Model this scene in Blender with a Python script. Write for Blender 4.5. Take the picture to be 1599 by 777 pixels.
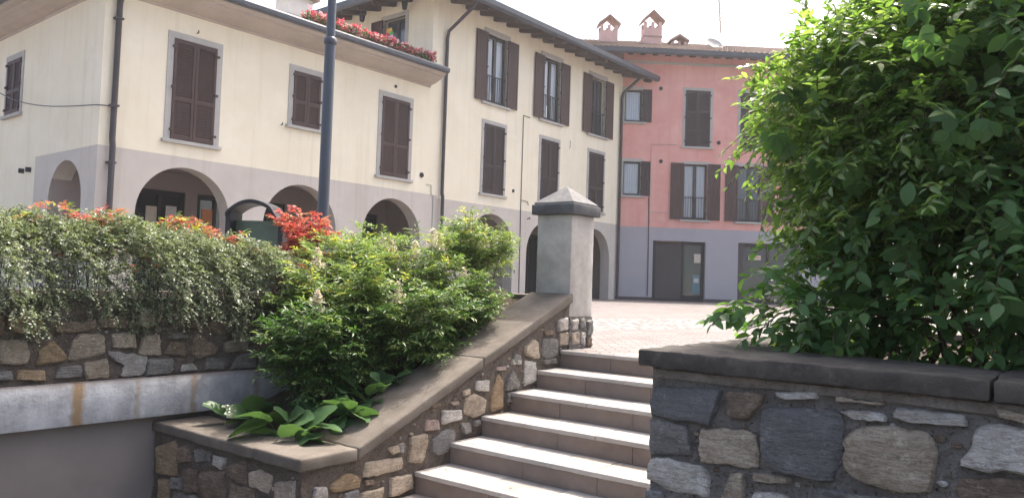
import bpy, bmesh, math, random
import numpy as np
from mathutils import Matrix, Vector, noise as noise3

sc = bpy.context.scene
for o in list(bpy.data.objects):
    bpy.data.objects.remove(o)
col = sc.collection
R = math.radians
random.seed(7)
rng = np.random.default_rng(11)

# ------------------------------------------------------------------ camera
CAM_H = 0.619
PITCH, ROLL = R(2.4306), R(1.8718)
cam_data = bpy.data.cameras.new('camera')
cam_data.sensor_width = 36.0
cam_data.lens = 1210.4 / 1599.0 * 36.0
cam_data.clip_start = 0.05
cam_data.clip_end = 2000
cam = bpy.data.objects.new('camera', cam_data)
col.objects.link(cam)
fw = Vector((0, math.cos(PITCH), math.sin(PITCH)))
up0 = Vector((0, -math.sin(PITCH), math.cos(PITCH)))
rt0 = Vector((1, 0, 0))
rt = math.cos(ROLL) * rt0 + math.sin(ROLL) * up0
up = -math.sin(ROLL) * rt0 + math.cos(ROLL) * up0
m = Matrix((rt, up, -fw)).transposed().to_4x4()
m.translation = (0, 0, CAM_H)
cam.matrix_world = m
sc.camera = cam

# ------------------------------------------------------------------ light
SUN_AZ, SUN_EL = 37.0, 62.0          # azimuth clockwise from the view direction (+Y)
w = bpy.data.worlds.new('World')
sc.world = w
w.use_nodes = True
nt = w.node_tree
for n in list(nt.nodes):
    nt.nodes.remove(n)
sky = nt.nodes.new('ShaderNodeTexSky')
sky.sky_type = 'NISHITA'
sky.sun_disc = False
sky.sun_elevation = R(SUN_EL)
sky.sun_rotation = R(SUN_AZ)
sky.air_density = 1.0
sky.dust_density = 7.0
sky.ozone_density = 0.3
bg = nt.nodes.new('ShaderNodeBackground')
bg.inputs['Strength'].default_value = 0.15
wo = nt.nodes.new('ShaderNodeOutputWorld')
nt.links.new(sky.outputs[0], bg.inputs[0])
nt.links.new(bg.outputs[0], wo.inputs[0])
sl = bpy.data.lights.new('sun', 'SUN')
sl.energy = 2.7
sl.angle = R(0.53)
sl.color = (1.0, 0.95, 0.87)
sun = bpy.data.objects.new('sun', sl)
col.objects.link(sun)
sv = Vector((math.sin(R(SUN_AZ)) * math.cos(R(SUN_EL)), math.cos(R(SUN_AZ)) * math.cos(R(SUN_EL)), math.sin(R(SUN_EL))))
sun.rotation_euler = sv.to_track_quat('Z', 'Y').to_euler()
sun.location = sv * 60
sc.view_settings.view_transform = 'Standard'
sc.view_settings.look = 'None'
sc.view_settings.gamma = 1.0
sc.view_settings.use_curve_mapping = False
sc.view_settings.exposure = 1.5
sc.render.engine = 'CYCLES'
sc.cycles.use_denoising = True
sc.cycles.max_bounces = 8
sc.cycles.diffuse_bounces = 5
sc.cycles.transparent_max_bounces = 8

# ------------------------------------------------------------------ materials
def new_mat(name):
    mt = bpy.data.materials.new(name)
    mt.use_nodes = True
    t = mt.node_tree
    return mt, t, t.nodes['Principled BSDF']

def N(t, kind, **kw):
    n = t.nodes.new(kind)
    for k, v in kw.items():
        setattr(n, k, v)
    return n

def coords(t, scale=(1, 1, 1), rot=0.0, space='Object'):
    tc = N(t, 'ShaderNodeTexCoord')
    mp = N(t, 'ShaderNodeMapping')
    mp.inputs['Scale'].default_value = scale
    mp.inputs['Rotation'].default_value = (0, 0, rot)
    t.links.new(tc.outputs[space], mp.inputs[0])
    return mp.outputs[0]

def noise(t, vec, scale, detail=4, rough=0.6):
    n = N(t, 'ShaderNodeTexNoise')
    n.inputs['Scale'].default_value = scale
    n.inputs['Detail'].default_value = detail
    n.inputs['Roughness'].default_value = rough
    if vec is not None:
        t.links.new(vec, n.inputs['Vector'])
    return n.outputs['Fac']

def ramp(t, fac, stops):
    r = N(t, 'ShaderNodeValToRGB')
    e = r.color_ramp.elements
    e[0].position, e[0].color = stops[0][0], (*stops[0][1], 1)
    e[1].position, e[1].color = stops[-1][0], (*stops[-1][1], 1)
    for p, c in stops[1:-1]:
        x = e.new(p)
        x.color = (*c, 1)
    t.links.new(fac, r.inputs[0])
    return r.outputs[0]

def mix(t, fac, a, b, mode='MIX'):
    mx = N(t, 'ShaderNodeMix', data_type='RGBA', blend_type=mode)
    for sock, v in ((mx.inputs[0], fac), (mx.inputs[6], a), (mx.inputs[7], b)):
        if isinstance(v, (int, float)):
            sock.default_value = v
        elif isinstance(v, tuple):
            sock.default_value = (*v, 1)
        else:
            t.links.new(v, sock)
    return mx.outputs[2]

def bump(t, bs, h, strength, dist=0.02):
    b = N(t, 'ShaderNodeBump')
    b.inputs['Strength'].default_value = strength
    b.inputs['Distance'].default_value = dist
    t.links.new(h, b.inputs['Height'])
    t.links.new(b.outputs[0], bs.inputs['Normal'])

def surf(name, c0, c1, scale=3.0, rough=0.85, bump_s=0.3, bump_scale=40, bump_d=0.01, c2=None, spec=0.3, stretch=(1, 1, 1), metallic=0.0):
    """mottled surface: two (three) tones by noise, fine relief by bump"""
    mt, t, bs = new_mat(name)
    v = coords(t, stretch)
    f = noise(t, v, scale, 6, 0.65)
    st = [(0.32, c0), (0.68, c1)]
    c = ramp(t, f, st)
    if c2 is not None:
        f2 = noise(t, v, scale * 3.7, 5, 0.7)
        r2 = ramp(t, f2, [(0.52, (0, 0, 0)), (0.72, (1, 1, 1))])
        c = mix(t, r2, c, c2)
    t.links.new(c, bs.inputs['Base Color'])
    bs.inputs['Roughness'].default_value = rough
    bs.inputs['Specular IOR Level'].default_value = spec
    bs.inputs['Metallic'].default_value = metallic
    if bump_s > 0:
        bump(t, bs, noise(t, coords(t), bump_scale, 5, 0.65), bump_s, bump_d)
    return mt

def plaster(name, c0, c1, c2, streak, patch):
    """limewash on render: soft clouds, vertical weather streaks, faded repair patches"""
    mt, t, bs = new_mat(name)
    v = coords(t)
    c = ramp(t, noise(t, v, 0.9, 6, 0.65), [(0.3, c0), (0.7, c1)])
    c = mix(t, ramp(t, noise(t, v, 3.1, 5, 0.7), [(0.5, (0, 0, 0)), (0.75, (0.8, 0.8, 0.8))]), c, c2)
    st = noise(t, coords(t, (2.6, 2.6, 0.12)), 1.5, 6, 0.7)
    c = mix(t, ramp(t, st, [(0.52, (0, 0, 0)), (0.78, (0.7, 0.7, 0.7))]), c, streak)
    pt = noise(t, coords(t, (1, 1, 1.3)), 0.55, 7, 0.72)
    c = mix(t, ramp(t, pt, [(0.58, (0, 0, 0)), (0.68, (0.5, 0.5, 0.5))]), c, patch)
    t.links.new(c, bs.inputs['Base Color'])
    bs.inputs['Roughness'].default_value = 0.92
    bs.inputs['Specular IOR Level'].default_value = 0.25
    bump(t, bs, noise(t, v, 38, 6, 0.7), 0.35, 0.006)
    return mt

def leafmat(name, cols, trans=0.45, rough=0.45, tcol=None, spec=0.4):
    """leaf: base tone by leaf, light let through from behind"""
    mt, t, bs = new_mat(name)
    g = N(t, 'ShaderNodeNewGeometry')
    k = len(cols)
    c = ramp(t, g.outputs['Random Per Island'], [(i / max(1, k - 1), cc) for i, cc in enumerate(cols)])
    t.links.new(c, bs.inputs['Base Color'])
    bs.inputs['Roughness'].default_value = rough
    bs.inputs['Specular IOR Level'].default_value = spec
    tr = N(t, 'ShaderNodeBsdfTranslucent')
    ct = mix(t, 1.0, c, tcol if tcol else (1.5, 1.6, 0.8), 'MULTIPLY')
    t.links.new(ct, tr.inputs[0])
    ms = N(t, 'ShaderNodeMixShader')
    ms.inputs[0].default_value = trans
    out = t.nodes['Material Output']
    t.links.new(bs.outputs[0], ms.inputs[1])
    t.links.new(tr.outputs[0], ms.inputs[2])
    t.links.new(ms.outputs[0], out.inputs[0])
    return mt

M = {}
M['cream'] = surf('cream_plaster', (0.77, 0.70, 0.575), (0.85, 0.79, 0.675), 0.9, 0.9, 0.25, 60, 0.004, c2=(0.81, 0.735, 0.60))
M['greyplaster'] = surf('grey_render', (0.50, 0.455, 0.42), (0.60, 0.55, 0.51), 0.8, 0.9, 0.35, 45, 0.006, c2=(0.55, 0.50, 0.46))
M['pinkplaster'] = surf('pink_plaster', (0.63, 0.285, 0.265), (0.73, 0.41, 0.38), 0.7, 0.9, 0.2, 60, 0.004, c2=(0.69, 0.33, 0.30))
M['cream'] = plaster('cream_limewash', (0.77, 0.69, 0.525), (0.85, 0.78, 0.625), (0.81, 0.725, 0.55), (0.66, 0.575, 0.435), (0.85, 0.79, 0.67))
M['greyplaster'] = plaster('grey_weathered_render', (0.50, 0.45, 0.40), (0.60, 0.545, 0.485), (0.55, 0.495, 0.44), (0.40, 0.355, 0.31), (0.62, 0.575, 0.525))
M['pinkplaster'] = plaster('pink_limewash', (0.66, 0.30, 0.255), (0.74, 0.42, 0.365), (0.71, 0.35, 0.295), (0.60, 0.27, 0.23), (0.76, 0.55, 0.495))
M['mauve'] = surf('mauve_grey_paint', (0.345, 0.33, 0.35), (0.395, 0.375, 0.395), 0.5, 0.8, 0.1, 50, 0.003)
M['framestone'] = surf('frame_stone', (0.38, 0.36, 0.335), (0.47, 0.45, 0.42), 2.0, 0.85, 0.2, 60, 0.004)
M['cove'] = surf('cornice_plaster', (0.42, 0.36, 0.31), (0.52, 0.45, 0.39), 0.8, 0.9, 0.15, 40, 0.004)
M['shutter'] = surf('brown_shutter', (0.062, 0.036, 0.032), (0.085, 0.051, 0.045), 2.0, 0.55, 0.08, 90, 0.002, stretch=(8, 8, 1))
M['shutterdark'] = surf('dark_shutter', (0.044, 0.030, 0.030), (0.062, 0.043, 0.042), 2.0, 0.6, 0.08, 90, 0.002, stretch=(8, 8, 1))
M['metal'] = surf('dark_gutter_metal', (0.058, 0.066, 0.085), (0.078, 0.088, 0.110), 3.0, 0.4, 0.05, 60, 0.002, spec=0.5)
M['pipe'] = surf('brown_downpipe', (0.040, 0.033, 0.035), (0.055, 0.046, 0.048), 3.0, 0.45, 0.04, 60, 0.002, spec=0.5)
M['lamp'] = surf('lamp_post_paint', (0.048, 0.056, 0.076), (0.062, 0.071, 0.095), 4.0, 0.38, 0.08, 80, 0.002, spec=0.5)
M['wood'] = surf('eave_timber', (0.075, 0.052, 0.045), (0.11, 0.08, 0.068), 4.0, 0.8, 0.2, 60, 0.004, stretch=(1, 6, 6))
M['tile'] = surf('roof_tile', (0.24, 0.165, 0.135), (0.40, 0.30, 0.255), 3.5, 0.9, 0.3, 30, 0.01, c2=(0.31, 0.26, 0.235))
M['whitechim'] = surf('white_chimney', (0.66, 0.62, 0.57), (0.74, 0.70, 0.66), 2.0, 0.9, 0.15, 40, 0.004)
M['pinkchim'] = surf('pink_chimney', (0.50, 0.33, 0.295), (0.60, 0.42, 0.38), 2.0, 0.9, 0.2, 40, 0.005)
M['dark'] = surf('dark_frame', (0.025, 0.024, 0.027), (0.035, 0.033, 0.037), 3, 0.45, 0.0)
M['portico'] = surf('portico_wall', (0.30, 0.255, 0.235), (0.36, 0.31, 0.285), 0.7, 0.9, 0.15, 40, 0.004)
M['curtain'] = surf('curtain_cloth', (0.66, 0.72, 0.80), (0.80, 0.84, 0.88), 1.2, 0.9, 0.15, 20, 0.01, stretch=(9, 9, 0.4))
M['panel'] = surf('brown_grey_panel', (0.062, 0.052, 0.053), (0.08, 0.068, 0.069), 0.8, 0.6, 0.0)
M['asphalt'] = surf('lower_ground_asphalt', (0.045, 0.045, 0.046), (0.075, 0.073, 0.070), 1.2, 0.95, 0.5, 70, 0.01)
M['soil'] = surf('planter_soil', (0.040, 0.028, 0.020), (0.085, 0.062, 0.045), 9, 0.95, 0.9, 35, 0.03)
M['bark'] = surf('plant_bark', (0.07, 0.048, 0.032), (0.13, 0.095, 0.065), 14, 0.9, 0.4, 60, 0.004, stretch=(3, 3, 1))
M['mortar'] = surf('mortar', (0.12, 0.105, 0.095), (0.25, 0.225, 0.205), 8, 0.95, 1.0, 60, 0.04, c2=(0.085, 0.075, 0.07))
M['mortarbrown'] = surf('brown_mortar', (0.10, 0.076, 0.060), (0.20, 0.155, 0.125), 6, 0.95, 1.0, 50, 0.03, c2=(0.075, 0.056, 0.045))
def gritty(name, c0, c1, dark, light):
    """old lime mortar: cloudy tone, sand grains and pits"""
    mt, t, bs = new_mat(name)
    v = coords(t)
    c = ramp(t, noise(t, v, 7, 6, 0.7), [(0.3, c0), (0.7, c1)])
    g = noise(t, v, 150, 3, 0.6)
    c = mix(t, ramp(t, g, [(0.60, (0, 0, 0)), (0.70, (1, 1, 1))]), c, light)
    c = mix(t, ramp(t, noise(t, v, 75, 4, 0.7), [(0.55, (0, 0, 0)), (0.66, (1, 1, 1))]), c, dark)
    t.links.new(c, bs.inputs['Base Color'])
    bs.inputs['Roughness'].default_value = 0.95
    bs.inputs['Specular IOR Level'].default_value = 0.2
    h = N(t, 'ShaderNodeMath', operation='ADD')
    t.links.new(noise(t, v, 95, 5, 0.75), h.inputs[0]); t.links.new(noise(t, v, 24, 4), h.inputs[1])
    bump(t, bs, h.outputs[0], 1.0, 0.035)
    return mt
M['mortar'] = gritty('gritty_mortar', (0.235, 0.212, 0.194), (0.39, 0.355, 0.325), (0.10, 0.09, 0.083), (0.52, 0.49, 0.46))
M['mortarbrown'] = gritty('gritty_brown_mortar', (0.155, 0.124, 0.102), (0.265, 0.217, 0.182), (0.085, 0.066, 0.054), (0.34, 0.29, 0.25))
M['bed'] = surf('mortar_bed', (0.20, 0.17, 0.145), (0.33, 0.29, 0.25), 9, 0.95, 1.0, 70, 0.02, c2=(0.15, 0.125, 0.105))
M['coping'] = surf('coping_concrete', (0.105, 0.088, 0.072), (0.185, 0.158, 0.132), 5, 0.92, 0.8, 130, 0.008, c2=(0.13, 0.11, 0.092))
M['copingdark'] = surf('weathered_coping', (0.045, 0.039, 0.034), (0.105, 0.092, 0.080), 5, 0.92, 0.7, 90, 0.008, c2=(0.12, 0.108, 0.096))
M['pillarrender'] = surf('pillar_render', (0.31, 0.285, 0.26), (0.52, 0.485, 0.445), 3.2, 0.92, 0.5, 60, 0.006, c2=(0.40, 0.365, 0.33))
M['pyramid'] = surf('pyramid_cap_render', (0.115, 0.112, 0.109), (0.21, 0.205, 0.20), 7, 0.92, 0.6, 60, 0.006, c2=(0.22, 0.21, 0.20))
M['slate'] = surf('dark_cap_slate', (0.065, 0.064, 0.068), (0.11, 0.108, 0.112), 6, 0.8, 0.3, 70, 0.004)
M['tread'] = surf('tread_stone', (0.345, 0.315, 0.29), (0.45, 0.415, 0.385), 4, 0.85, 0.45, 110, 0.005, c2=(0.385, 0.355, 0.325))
M['treadwarm'] = surf('warm_tread_stone', (0.34, 0.29, 0.245), (0.42, 0.37, 0.315), 4, 0.85, 0.45, 110, 0.005, c2=(0.32, 0.28, 0.245))
M['treadgrey'] = surf('grey_tread_stone', (0.235, 0.22, 0.208), (0.30, 0.285, 0.27), 4, 0.85, 0.35, 110, 0.004)
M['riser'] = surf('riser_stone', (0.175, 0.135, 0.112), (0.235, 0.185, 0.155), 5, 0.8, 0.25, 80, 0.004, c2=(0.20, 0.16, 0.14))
M['garage'] = surf('garage_wall_paint', (0.20, 0.172, 0.155), (0.25, 0.215, 0.195), 1.2, 0.9, 0.3, 60, 0.005)
M['terraceflag'] = surf('terrace_floor', (0.3, 0.27, 0.24), (0.38, 0.35, 0.31), 2, 0.9, 0.1)
def rubble(name, a, b, c):
    """field stone: cloudy tone, layered veins, pale crust and dark lichen specks"""
    mt, t, bs = new_mat(name)
    oi = N(t, 'ShaderNodeObjectInfo')
    tc = N(t, 'ShaderNodeTexCoord')
    va = N(t, 'ShaderNodeVectorMath', operation='MULTIPLY_ADD')
    cmb = N(t, 'ShaderNodeCombineXYZ')
    for k in range(3):
        t.links.new(oi.outputs['Random'], cmb.inputs[k])
    t.links.new(cmb.outputs[0], va.inputs[0]); va.inputs[1].default_value = (37, 51, 23); t.links.new(tc.outputs['Object'], va.inputs[2])
    v = va.outputs[0]
    col_ = ramp(t, noise(t, v, 9, 7, 0.72), [(0.30, c), (0.45, a), (0.70, b)])
    mp = N(t, 'ShaderNodeMapping'); mp.inputs['Scale'].default_value = (5, 5, 26); mp.inputs['Rotation'].default_value = (0, 0.35, 0)
    t.links.new(v, mp.inputs[0])
    vein = noise(t, mp.outputs[0], 1.6, 5, 0.7)
    col_ = mix(t, ramp(t, vein, [(0.46, (0, 0, 0)), (0.50, (0.55, 0.55, 0.55)), (0.54, (0, 0, 0))]), col_, tuple(x * 0.5 for x in c))
    col_ = mix(t, ramp(t, noise(t, v, 26, 5, 0.75), [(0.58, (0, 0, 0)), (0.70, (0.65, 0.65, 0.65))]), col_, tuple(min(0.62, x * 1.45) for x in b))
    col_ = mix(t, ramp(t, noise(t, v, 60, 4, 0.7), [(0.60, (0, 0, 0)), (0.70, (0.7, 0.7, 0.7))]), col_, tuple(x * 0.45 for x in c))
    hsv = N(t, 'ShaderNodeHueSaturation')
    mr = N(t, 'ShaderNodeMapRange'); mr.inputs[3].default_value = 1.15; mr.inputs[4].default_value = 1.6
    t.links.new(oi.outputs['Random'], mr.inputs[0]); t.links.new(mr.outputs[0], hsv.inputs['Value']); t.links.new(col_, hsv.inputs['Color'])
    t.links.new(hsv.outputs[0], bs.inputs['Base Color'])
    bs.inputs['Roughness'].default_value = 0.92
    bs.inputs['Specular IOR Level'].default_value = 0.25
    h = N(t, 'ShaderNodeMath', operation='ADD')
    t.links.new(noise(t, v, 30, 6, 0.75), h.inputs[0]); t.links.new(vein, h.inputs[1])
    bump(t, bs, h.outputs[0], 1.0, 0.028)
    return mt
for nm, a, b, c in (('tan', (0.33, 0.265, 0.20), (0.46, 0.39, 0.315), (0.27, 0.215, 0.165)),
                    ('ochre', (0.29, 0.205, 0.125), (0.39, 0.295, 0.20), (0.23, 0.175, 0.125)),
                    ('brown', (0.155, 0.115, 0.085), (0.25, 0.195, 0.15), (0.12, 0.09, 0.07)),
                    ('grey', (0.185, 0.17, 0.155), (0.27, 0.255, 0.235), (0.14, 0.13, 0.12)),
                    ('pale', (0.38, 0.345, 0.31), (0.56, 0.53, 0.49), (0.29, 0.25, 0.22)),
                    ('pink', (0.31, 0.23, 0.20), (0.41, 0.325, 0.29), (0.27, 0.20, 0.175)),
                    ('bluegrey', (0.155, 0.148, 0.146), (0.215, 0.207, 0.203), (0.175, 0.167, 0.162))):
    M[nm] = rubble(nm + '_wall_stone', a, b, c)

def glassmat(name, base, rough=0.06):
    mt, t, bs = new_mat(name)
    bs.inputs['Base Color'].default_value = (*base, 1)
    bs.inputs['Roughness'].default_value = rough
    bs.inputs['Specular IOR Level'].default_value = 0.9
    bs.inputs['Coat Weight'].default_value = 0.6
    return mt
M['glass'] = glassmat('window_glass', (0.03, 0.036, 0.042))
M['glassblue'] = glassmat('dark_window_glass', (0.045, 0.055, 0.075), 0.12)

def thin_glass():
    mt, t, bs = new_mat('clear_pane')
    tr = N(t, 'ShaderNodeBsdfTransparent')
    gl = N(t, 'ShaderNodeBsdfGlossy')
    gl.inputs['Roughness'].default_value = 0.03
    fr = N(t, 'ShaderNodeFresnel')
    fr.inputs[0].default_value = 1.7
    ms = N(t, 'ShaderNodeMixShader')
    t.links.new(fr.outputs[0], ms.inputs[0])
    t.links.new(tr.outputs[0], ms.inputs[1])
    t.links.new(gl.outputs[0], ms.inputs[2])
    t.links.new(ms.outputs[0], t.nodes['Material Output'].inputs[0])
    return mt
M['clear'] = thin_glass()

def plain(name, c, rough=0.6):
    mt, t, bs = new_mat(name)
    v = noise(t, coords(t), 12, 3)
    cc = ramp(t, v, [(0.3, tuple(x * 0.85 for x in c)), (0.7, tuple(min(1, x * 1.12) for x in c))])
    t.links.new(cc, bs.inputs['Base Color'])
    bs.inputs['Roughness'].default_value = rough
    return mt
for nm, c in (('red', (0.6, 0.03, 0.04)), ('yellow', (0.7, 0.5, 0.03)), ('bluep', (0.05, 0.12, 0.6)), ('orange', (0.65, 0.25, 0.1)),
              ('signcream', (0.62, 0.55, 0.45)), ('binGreen', (0.10, 0.14, 0.10)), ('greenp', (0.05, 0.4, 0.08)), ('paper', (0.6, 0.58, 0.55))):
    M[nm] = plain(nm + '_paint', c)

def concrete_beam():
    """pale lime-washed concrete with rust runs at chosen places along the beam"""
    mt, t, bs = new_mat('stained_concrete_beam')
    v = coords(t)
    base = ramp(t, noise(t, v, 4.5, 6, 0.7), [(0.3, (0.27, 0.265, 0.275)), (0.5, (0.45, 0.445, 0.455)), (0.72, (0.62, 0.615, 0.62))])
    dirt = noise(t, coords(t, (9, 9, 0.8)), 1.6, 4, 0.6)
    base = mix(t, ramp(t, dirt, [(0.5, (0, 0, 0)), (0.8, (0.5, 0.5, 0.5))]), base, (0.25, 0.24, 0.235))
    sx = N(t, 'ShaderNodeSeparateXYZ')
    t.links.new(v, sx.inputs[0])
    wob = noise(t, coords(t, (1, 1, 3)), 5, 3)
    for x0, wd, k in ((-0.62, 0.055, 0.9), (0.24, 0.035, 0.6), (-0.20, 0.03, 0.4), (0.80, 0.04, 0.45), (1.02, 0.03, 0.3), (-1.5, 0.05, 0.6)):
        s = N(t, 'ShaderNodeMath', operation='SUBTRACT'); s.inputs[1].default_value = x0 - 0.03
        t.links.new(sx.outputs[0], s.inputs[0])
        mm = N(t, 'ShaderNodeMath', operation='MULTIPLY_ADD'); mm.inputs[1].default_value = 0.06
        t.links.new(wob, mm.inputs[0]); mm.inputs[2].default_value = -0.06
        ad = N(t, 'ShaderNodeMath', operation='ADD')
        t.links.new(s.outputs[0], ad.inputs[0]); t.links.new(mm.outputs[0], ad.inputs[1])
        ab = N(t, 'ShaderNodeMath', operation='ABSOLUTE'); t.links.new(ad.outputs[0], ab.inputs[0])
        mr = N(t, 'ShaderNodeMapRange'); mr.inputs[1].default_value = wd; mr.inputs[2].default_value = wd * 0.3
        mr.inputs[3].default_value = 0; mr.inputs[4].default_value = k
        t.links.new(ab.outputs[0], mr.inputs[0])
        base = mix(t, mr.outputs[0], base, (0.30, 0.185, 0.085))
    # rusty line along the top edge
    mr = N(t, 'ShaderNodeMapRange'); mr.inputs[1].default_value = -0.235; mr.inputs[2].default_value = -0.19
    mr.inputs[3].default_value = 0; mr.inputs[4].default_value = 0.75
    t.links.new(sx.outputs[2], mr.inputs[0])
    base = mix(t, mr.outputs[0], base, (0.19, 0.13, 0.095))
    t.links.new(base, bs.inputs['Base Color'])
    bs.inputs['Roughness'].default_value = 0.9
    bump(t, bs, noise(t, v, 30, 5), 0.35, 0.01)
    return mt
M['beam'] = concrete_beam()

def paving():
    """small pinkish setts in courses, a band of white cobbles across"""
    mt, t, bs = new_mat('piazza_setts')
    ge = N(t, 'ShaderNodeNewGeometry')
    v = ge.outputs['Position']
    wv = N(t, 'ShaderNodeTexNoise'); wv.inputs['Scale'].default_value = 1.1
    t.links.new(v, wv.inputs['Vector'])
    va = N(t, 'ShaderNodeVectorMath', operation='MULTIPLY_ADD')
    t.links.new(wv.outputs['Color'], va.inputs[0]); va.inputs[1].default_value = (0.12, 0.12, 0); t.links.new(v, va.inputs[2])
    br = N(t, 'ShaderNodeTexBrick')
    br.inputs['Scale'].default_value = 1.0
    br.inputs['Brick Width'].default_value = 0.22
    br.inputs['Row Height'].default_value = 0.12
    br.inputs['Mortar Size'].default_value = 0.008
    br.inputs['Mortar Smooth'].default_value = 0.3
    br.inputs['Color1'].default_value = (0.225, 0.202, 0.193, 1)
    br.inputs['Color2'].default_value = (0.155, 0.135, 0.128, 1)
    br.inputs['Mortar'].default_value = (0.075, 0.064, 0.06, 1)
    t.links.new(va.outputs[0], br.inputs['Vector'])
    big = ramp(t, noise(t, v, 0.7, 4), [(0.3, (0.86, 0.84, 0.83)), (0.7, (1.08, 1.06, 1.05))])
    c = mix(t, 1.0, br.outputs['Color'], big, 'MULTIPLY')
    vo = N(t, 'ShaderNodeTexVoronoi'); vo.inputs['Scale'].default_value = 9
    t.links.new(v, vo.inputs['Vector'])
    cob = ramp(t, vo.outputs['Distance'], [(0.25, (0.31, 0.297, 0.285)), (0.6, (0.10, 0.093, 0.087))])
    sx = N(t, 'ShaderNodeSeparateXYZ'); t.links.new(v, sx.inputs[0])
    # the band of cobbles runs aslant a few metres beyond the top step
    sk = N(t, 'ShaderNodeMath', operation='MULTIPLY_ADD'); sk.inputs[1].default_value = -0.77
    t.links.new(sx.outputs[0], sk.inputs[0]); t.links.new(sx.outputs[1], sk.inputs[2])
    lo = N(t, 'ShaderNodeMath', operation='GREATER_THAN'); lo.inputs[1].default_value = 9.7; t.links.new(sk.outputs[0], lo.inputs[0])
    hi = N(t, 'ShaderNodeMath', operation='LESS_THAN'); hi.inputs[1].default_value = 12.9; t.links.new(sk.outputs[0], hi.inputs[0])
    bd = N(t, 'ShaderNodeMath', operation='MULTIPLY'); t.links.new(lo.outputs[0], bd.inputs[0]); t.links.new(hi.outputs[0], bd.inputs[1])
    c = mix(t, bd.outputs[0], c, cob)
    t.links.new(c, bs.inputs['Base Color'])
    bs.inputs['Roughness'].default_value = 0.85
    hb = mix(t, bd.outputs[0], br.outputs['Fac'], vo.outputs['Distance'])
    iv = N(t, 'ShaderNodeMath', operation='MULTIPLY_ADD'); iv.inputs[1].default_value = -1.0; iv.inputs[2].default_value = 1.0
    t.links.new(hb, iv.inputs[0])
    nn = N(t, 'ShaderNodeMath', operation='MULTIPLY_ADD'); nn.inputs[1].default_value = 0.6
    t.links.new(noise(t, v, 22, 4), nn.inputs[0]); t.links.new(iv.outputs[0], nn.inputs[2])
    bump(t, bs, nn.outputs[0], 0.8, 0.02)
    return mt
M['paving'] = paving()

G = {}
G['cot'] = leafmat('cotoneaster_leaf', [(0.085, 0.105, 0.06), (0.145, 0.175, 0.105), (0.22, 0.25, 0.165), (0.32, 0.35, 0.26)], 0.3, 0.38)
G['nan'] = leafmat('nandina_leaf', [(0.08, 0.14, 0.038), (0.12, 0.19, 0.052), (0.175, 0.245, 0.075), (0.25, 0.31, 0.11)], 0.38, 0.4, (1.35, 1.4, 0.85))
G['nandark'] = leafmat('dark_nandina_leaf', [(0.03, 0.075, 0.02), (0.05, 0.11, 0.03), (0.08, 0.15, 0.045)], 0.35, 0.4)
G['nanyel'] = leafmat('yellow_green_leaf', [(0.27, 0.32, 0.07), (0.36, 0.38, 0.09), (0.44, 0.37, 0.10)], 0.45, 0.45)
G['redleaf'] = leafmat('red_young_leaf', [(0.46, 0.05, 0.05), (0.55, 0.10, 0.08), (0.56, 0.22, 0.16), (0.38, 0.05, 0.06)], 0.4, 0.45, (1.2, 1.0, 0.9))
G['orangeleaf'] = leafmat('orange_young_leaf', [(0.50, 0.20, 0.09), (0.52, 0.29, 0.13), (0.45, 0.13, 0.08)], 0.35, 0.45, (1.1, 1.0, 0.9))
G['maroon'] = leafmat('maroon_leaf', [(0.20, 0.04, 0.04), (0.28, 0.07, 0.06), (0.16, 0.05, 0.04)], 0.4, 0.45, (1.5, 1.0, 0.8))
G['bloom'] = leafmat('cream_blossom', [(0.70, 0.62, 0.46), (0.78, 0.72, 0.60), (0.66, 0.52, 0.45)], 0.3, 0.7, (1.1, 1.1, 1.0))
G['geran'] = leafmat('geranium_petal', [(0.62, 0.05, 0.10), (0.68, 0.13, 0.18), (0.72, 0.30, 0.34), (0.55, 0.03, 0.07)], 0.3, 0.6, (1.2, 0.9, 0.9))
G['geranw'] = leafmat('pale_petal', [(0.72, 0.45, 0.46), (0.78, 0.60, 0.58)], 0.3, 0.6, (1.1, 1.0, 1.0))
G['geranleaf'] = leafmat('geranium_leaf', [(0.05, 0.10, 0.03), (0.09, 0.16, 0.05)], 0.3, 0.5)
G['berg'] = leafmat('bergenia_leaf', [(0.055, 0.115, 0.045), (0.09, 0.16, 0.065)], 0.28, 0.36, None, 0.5)
G['bush'] = leafmat('bush_leaf', [(0.075, 0.145, 0.04), (0.11, 0.195, 0.055), (0.155, 0.245, 0.075), (0.23, 0.31, 0.11)], 0.52, 0.24, (1.9, 1.9, 0.9), 0.7)
G['creeper'] = leafmat('creeper_leaf', [(0.06, 0.135, 0.045), (0.09, 0.18, 0.06), (0.13, 0.225, 0.08)], 0.45, 0.4, (1.7, 1.8, 0.8))

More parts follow.
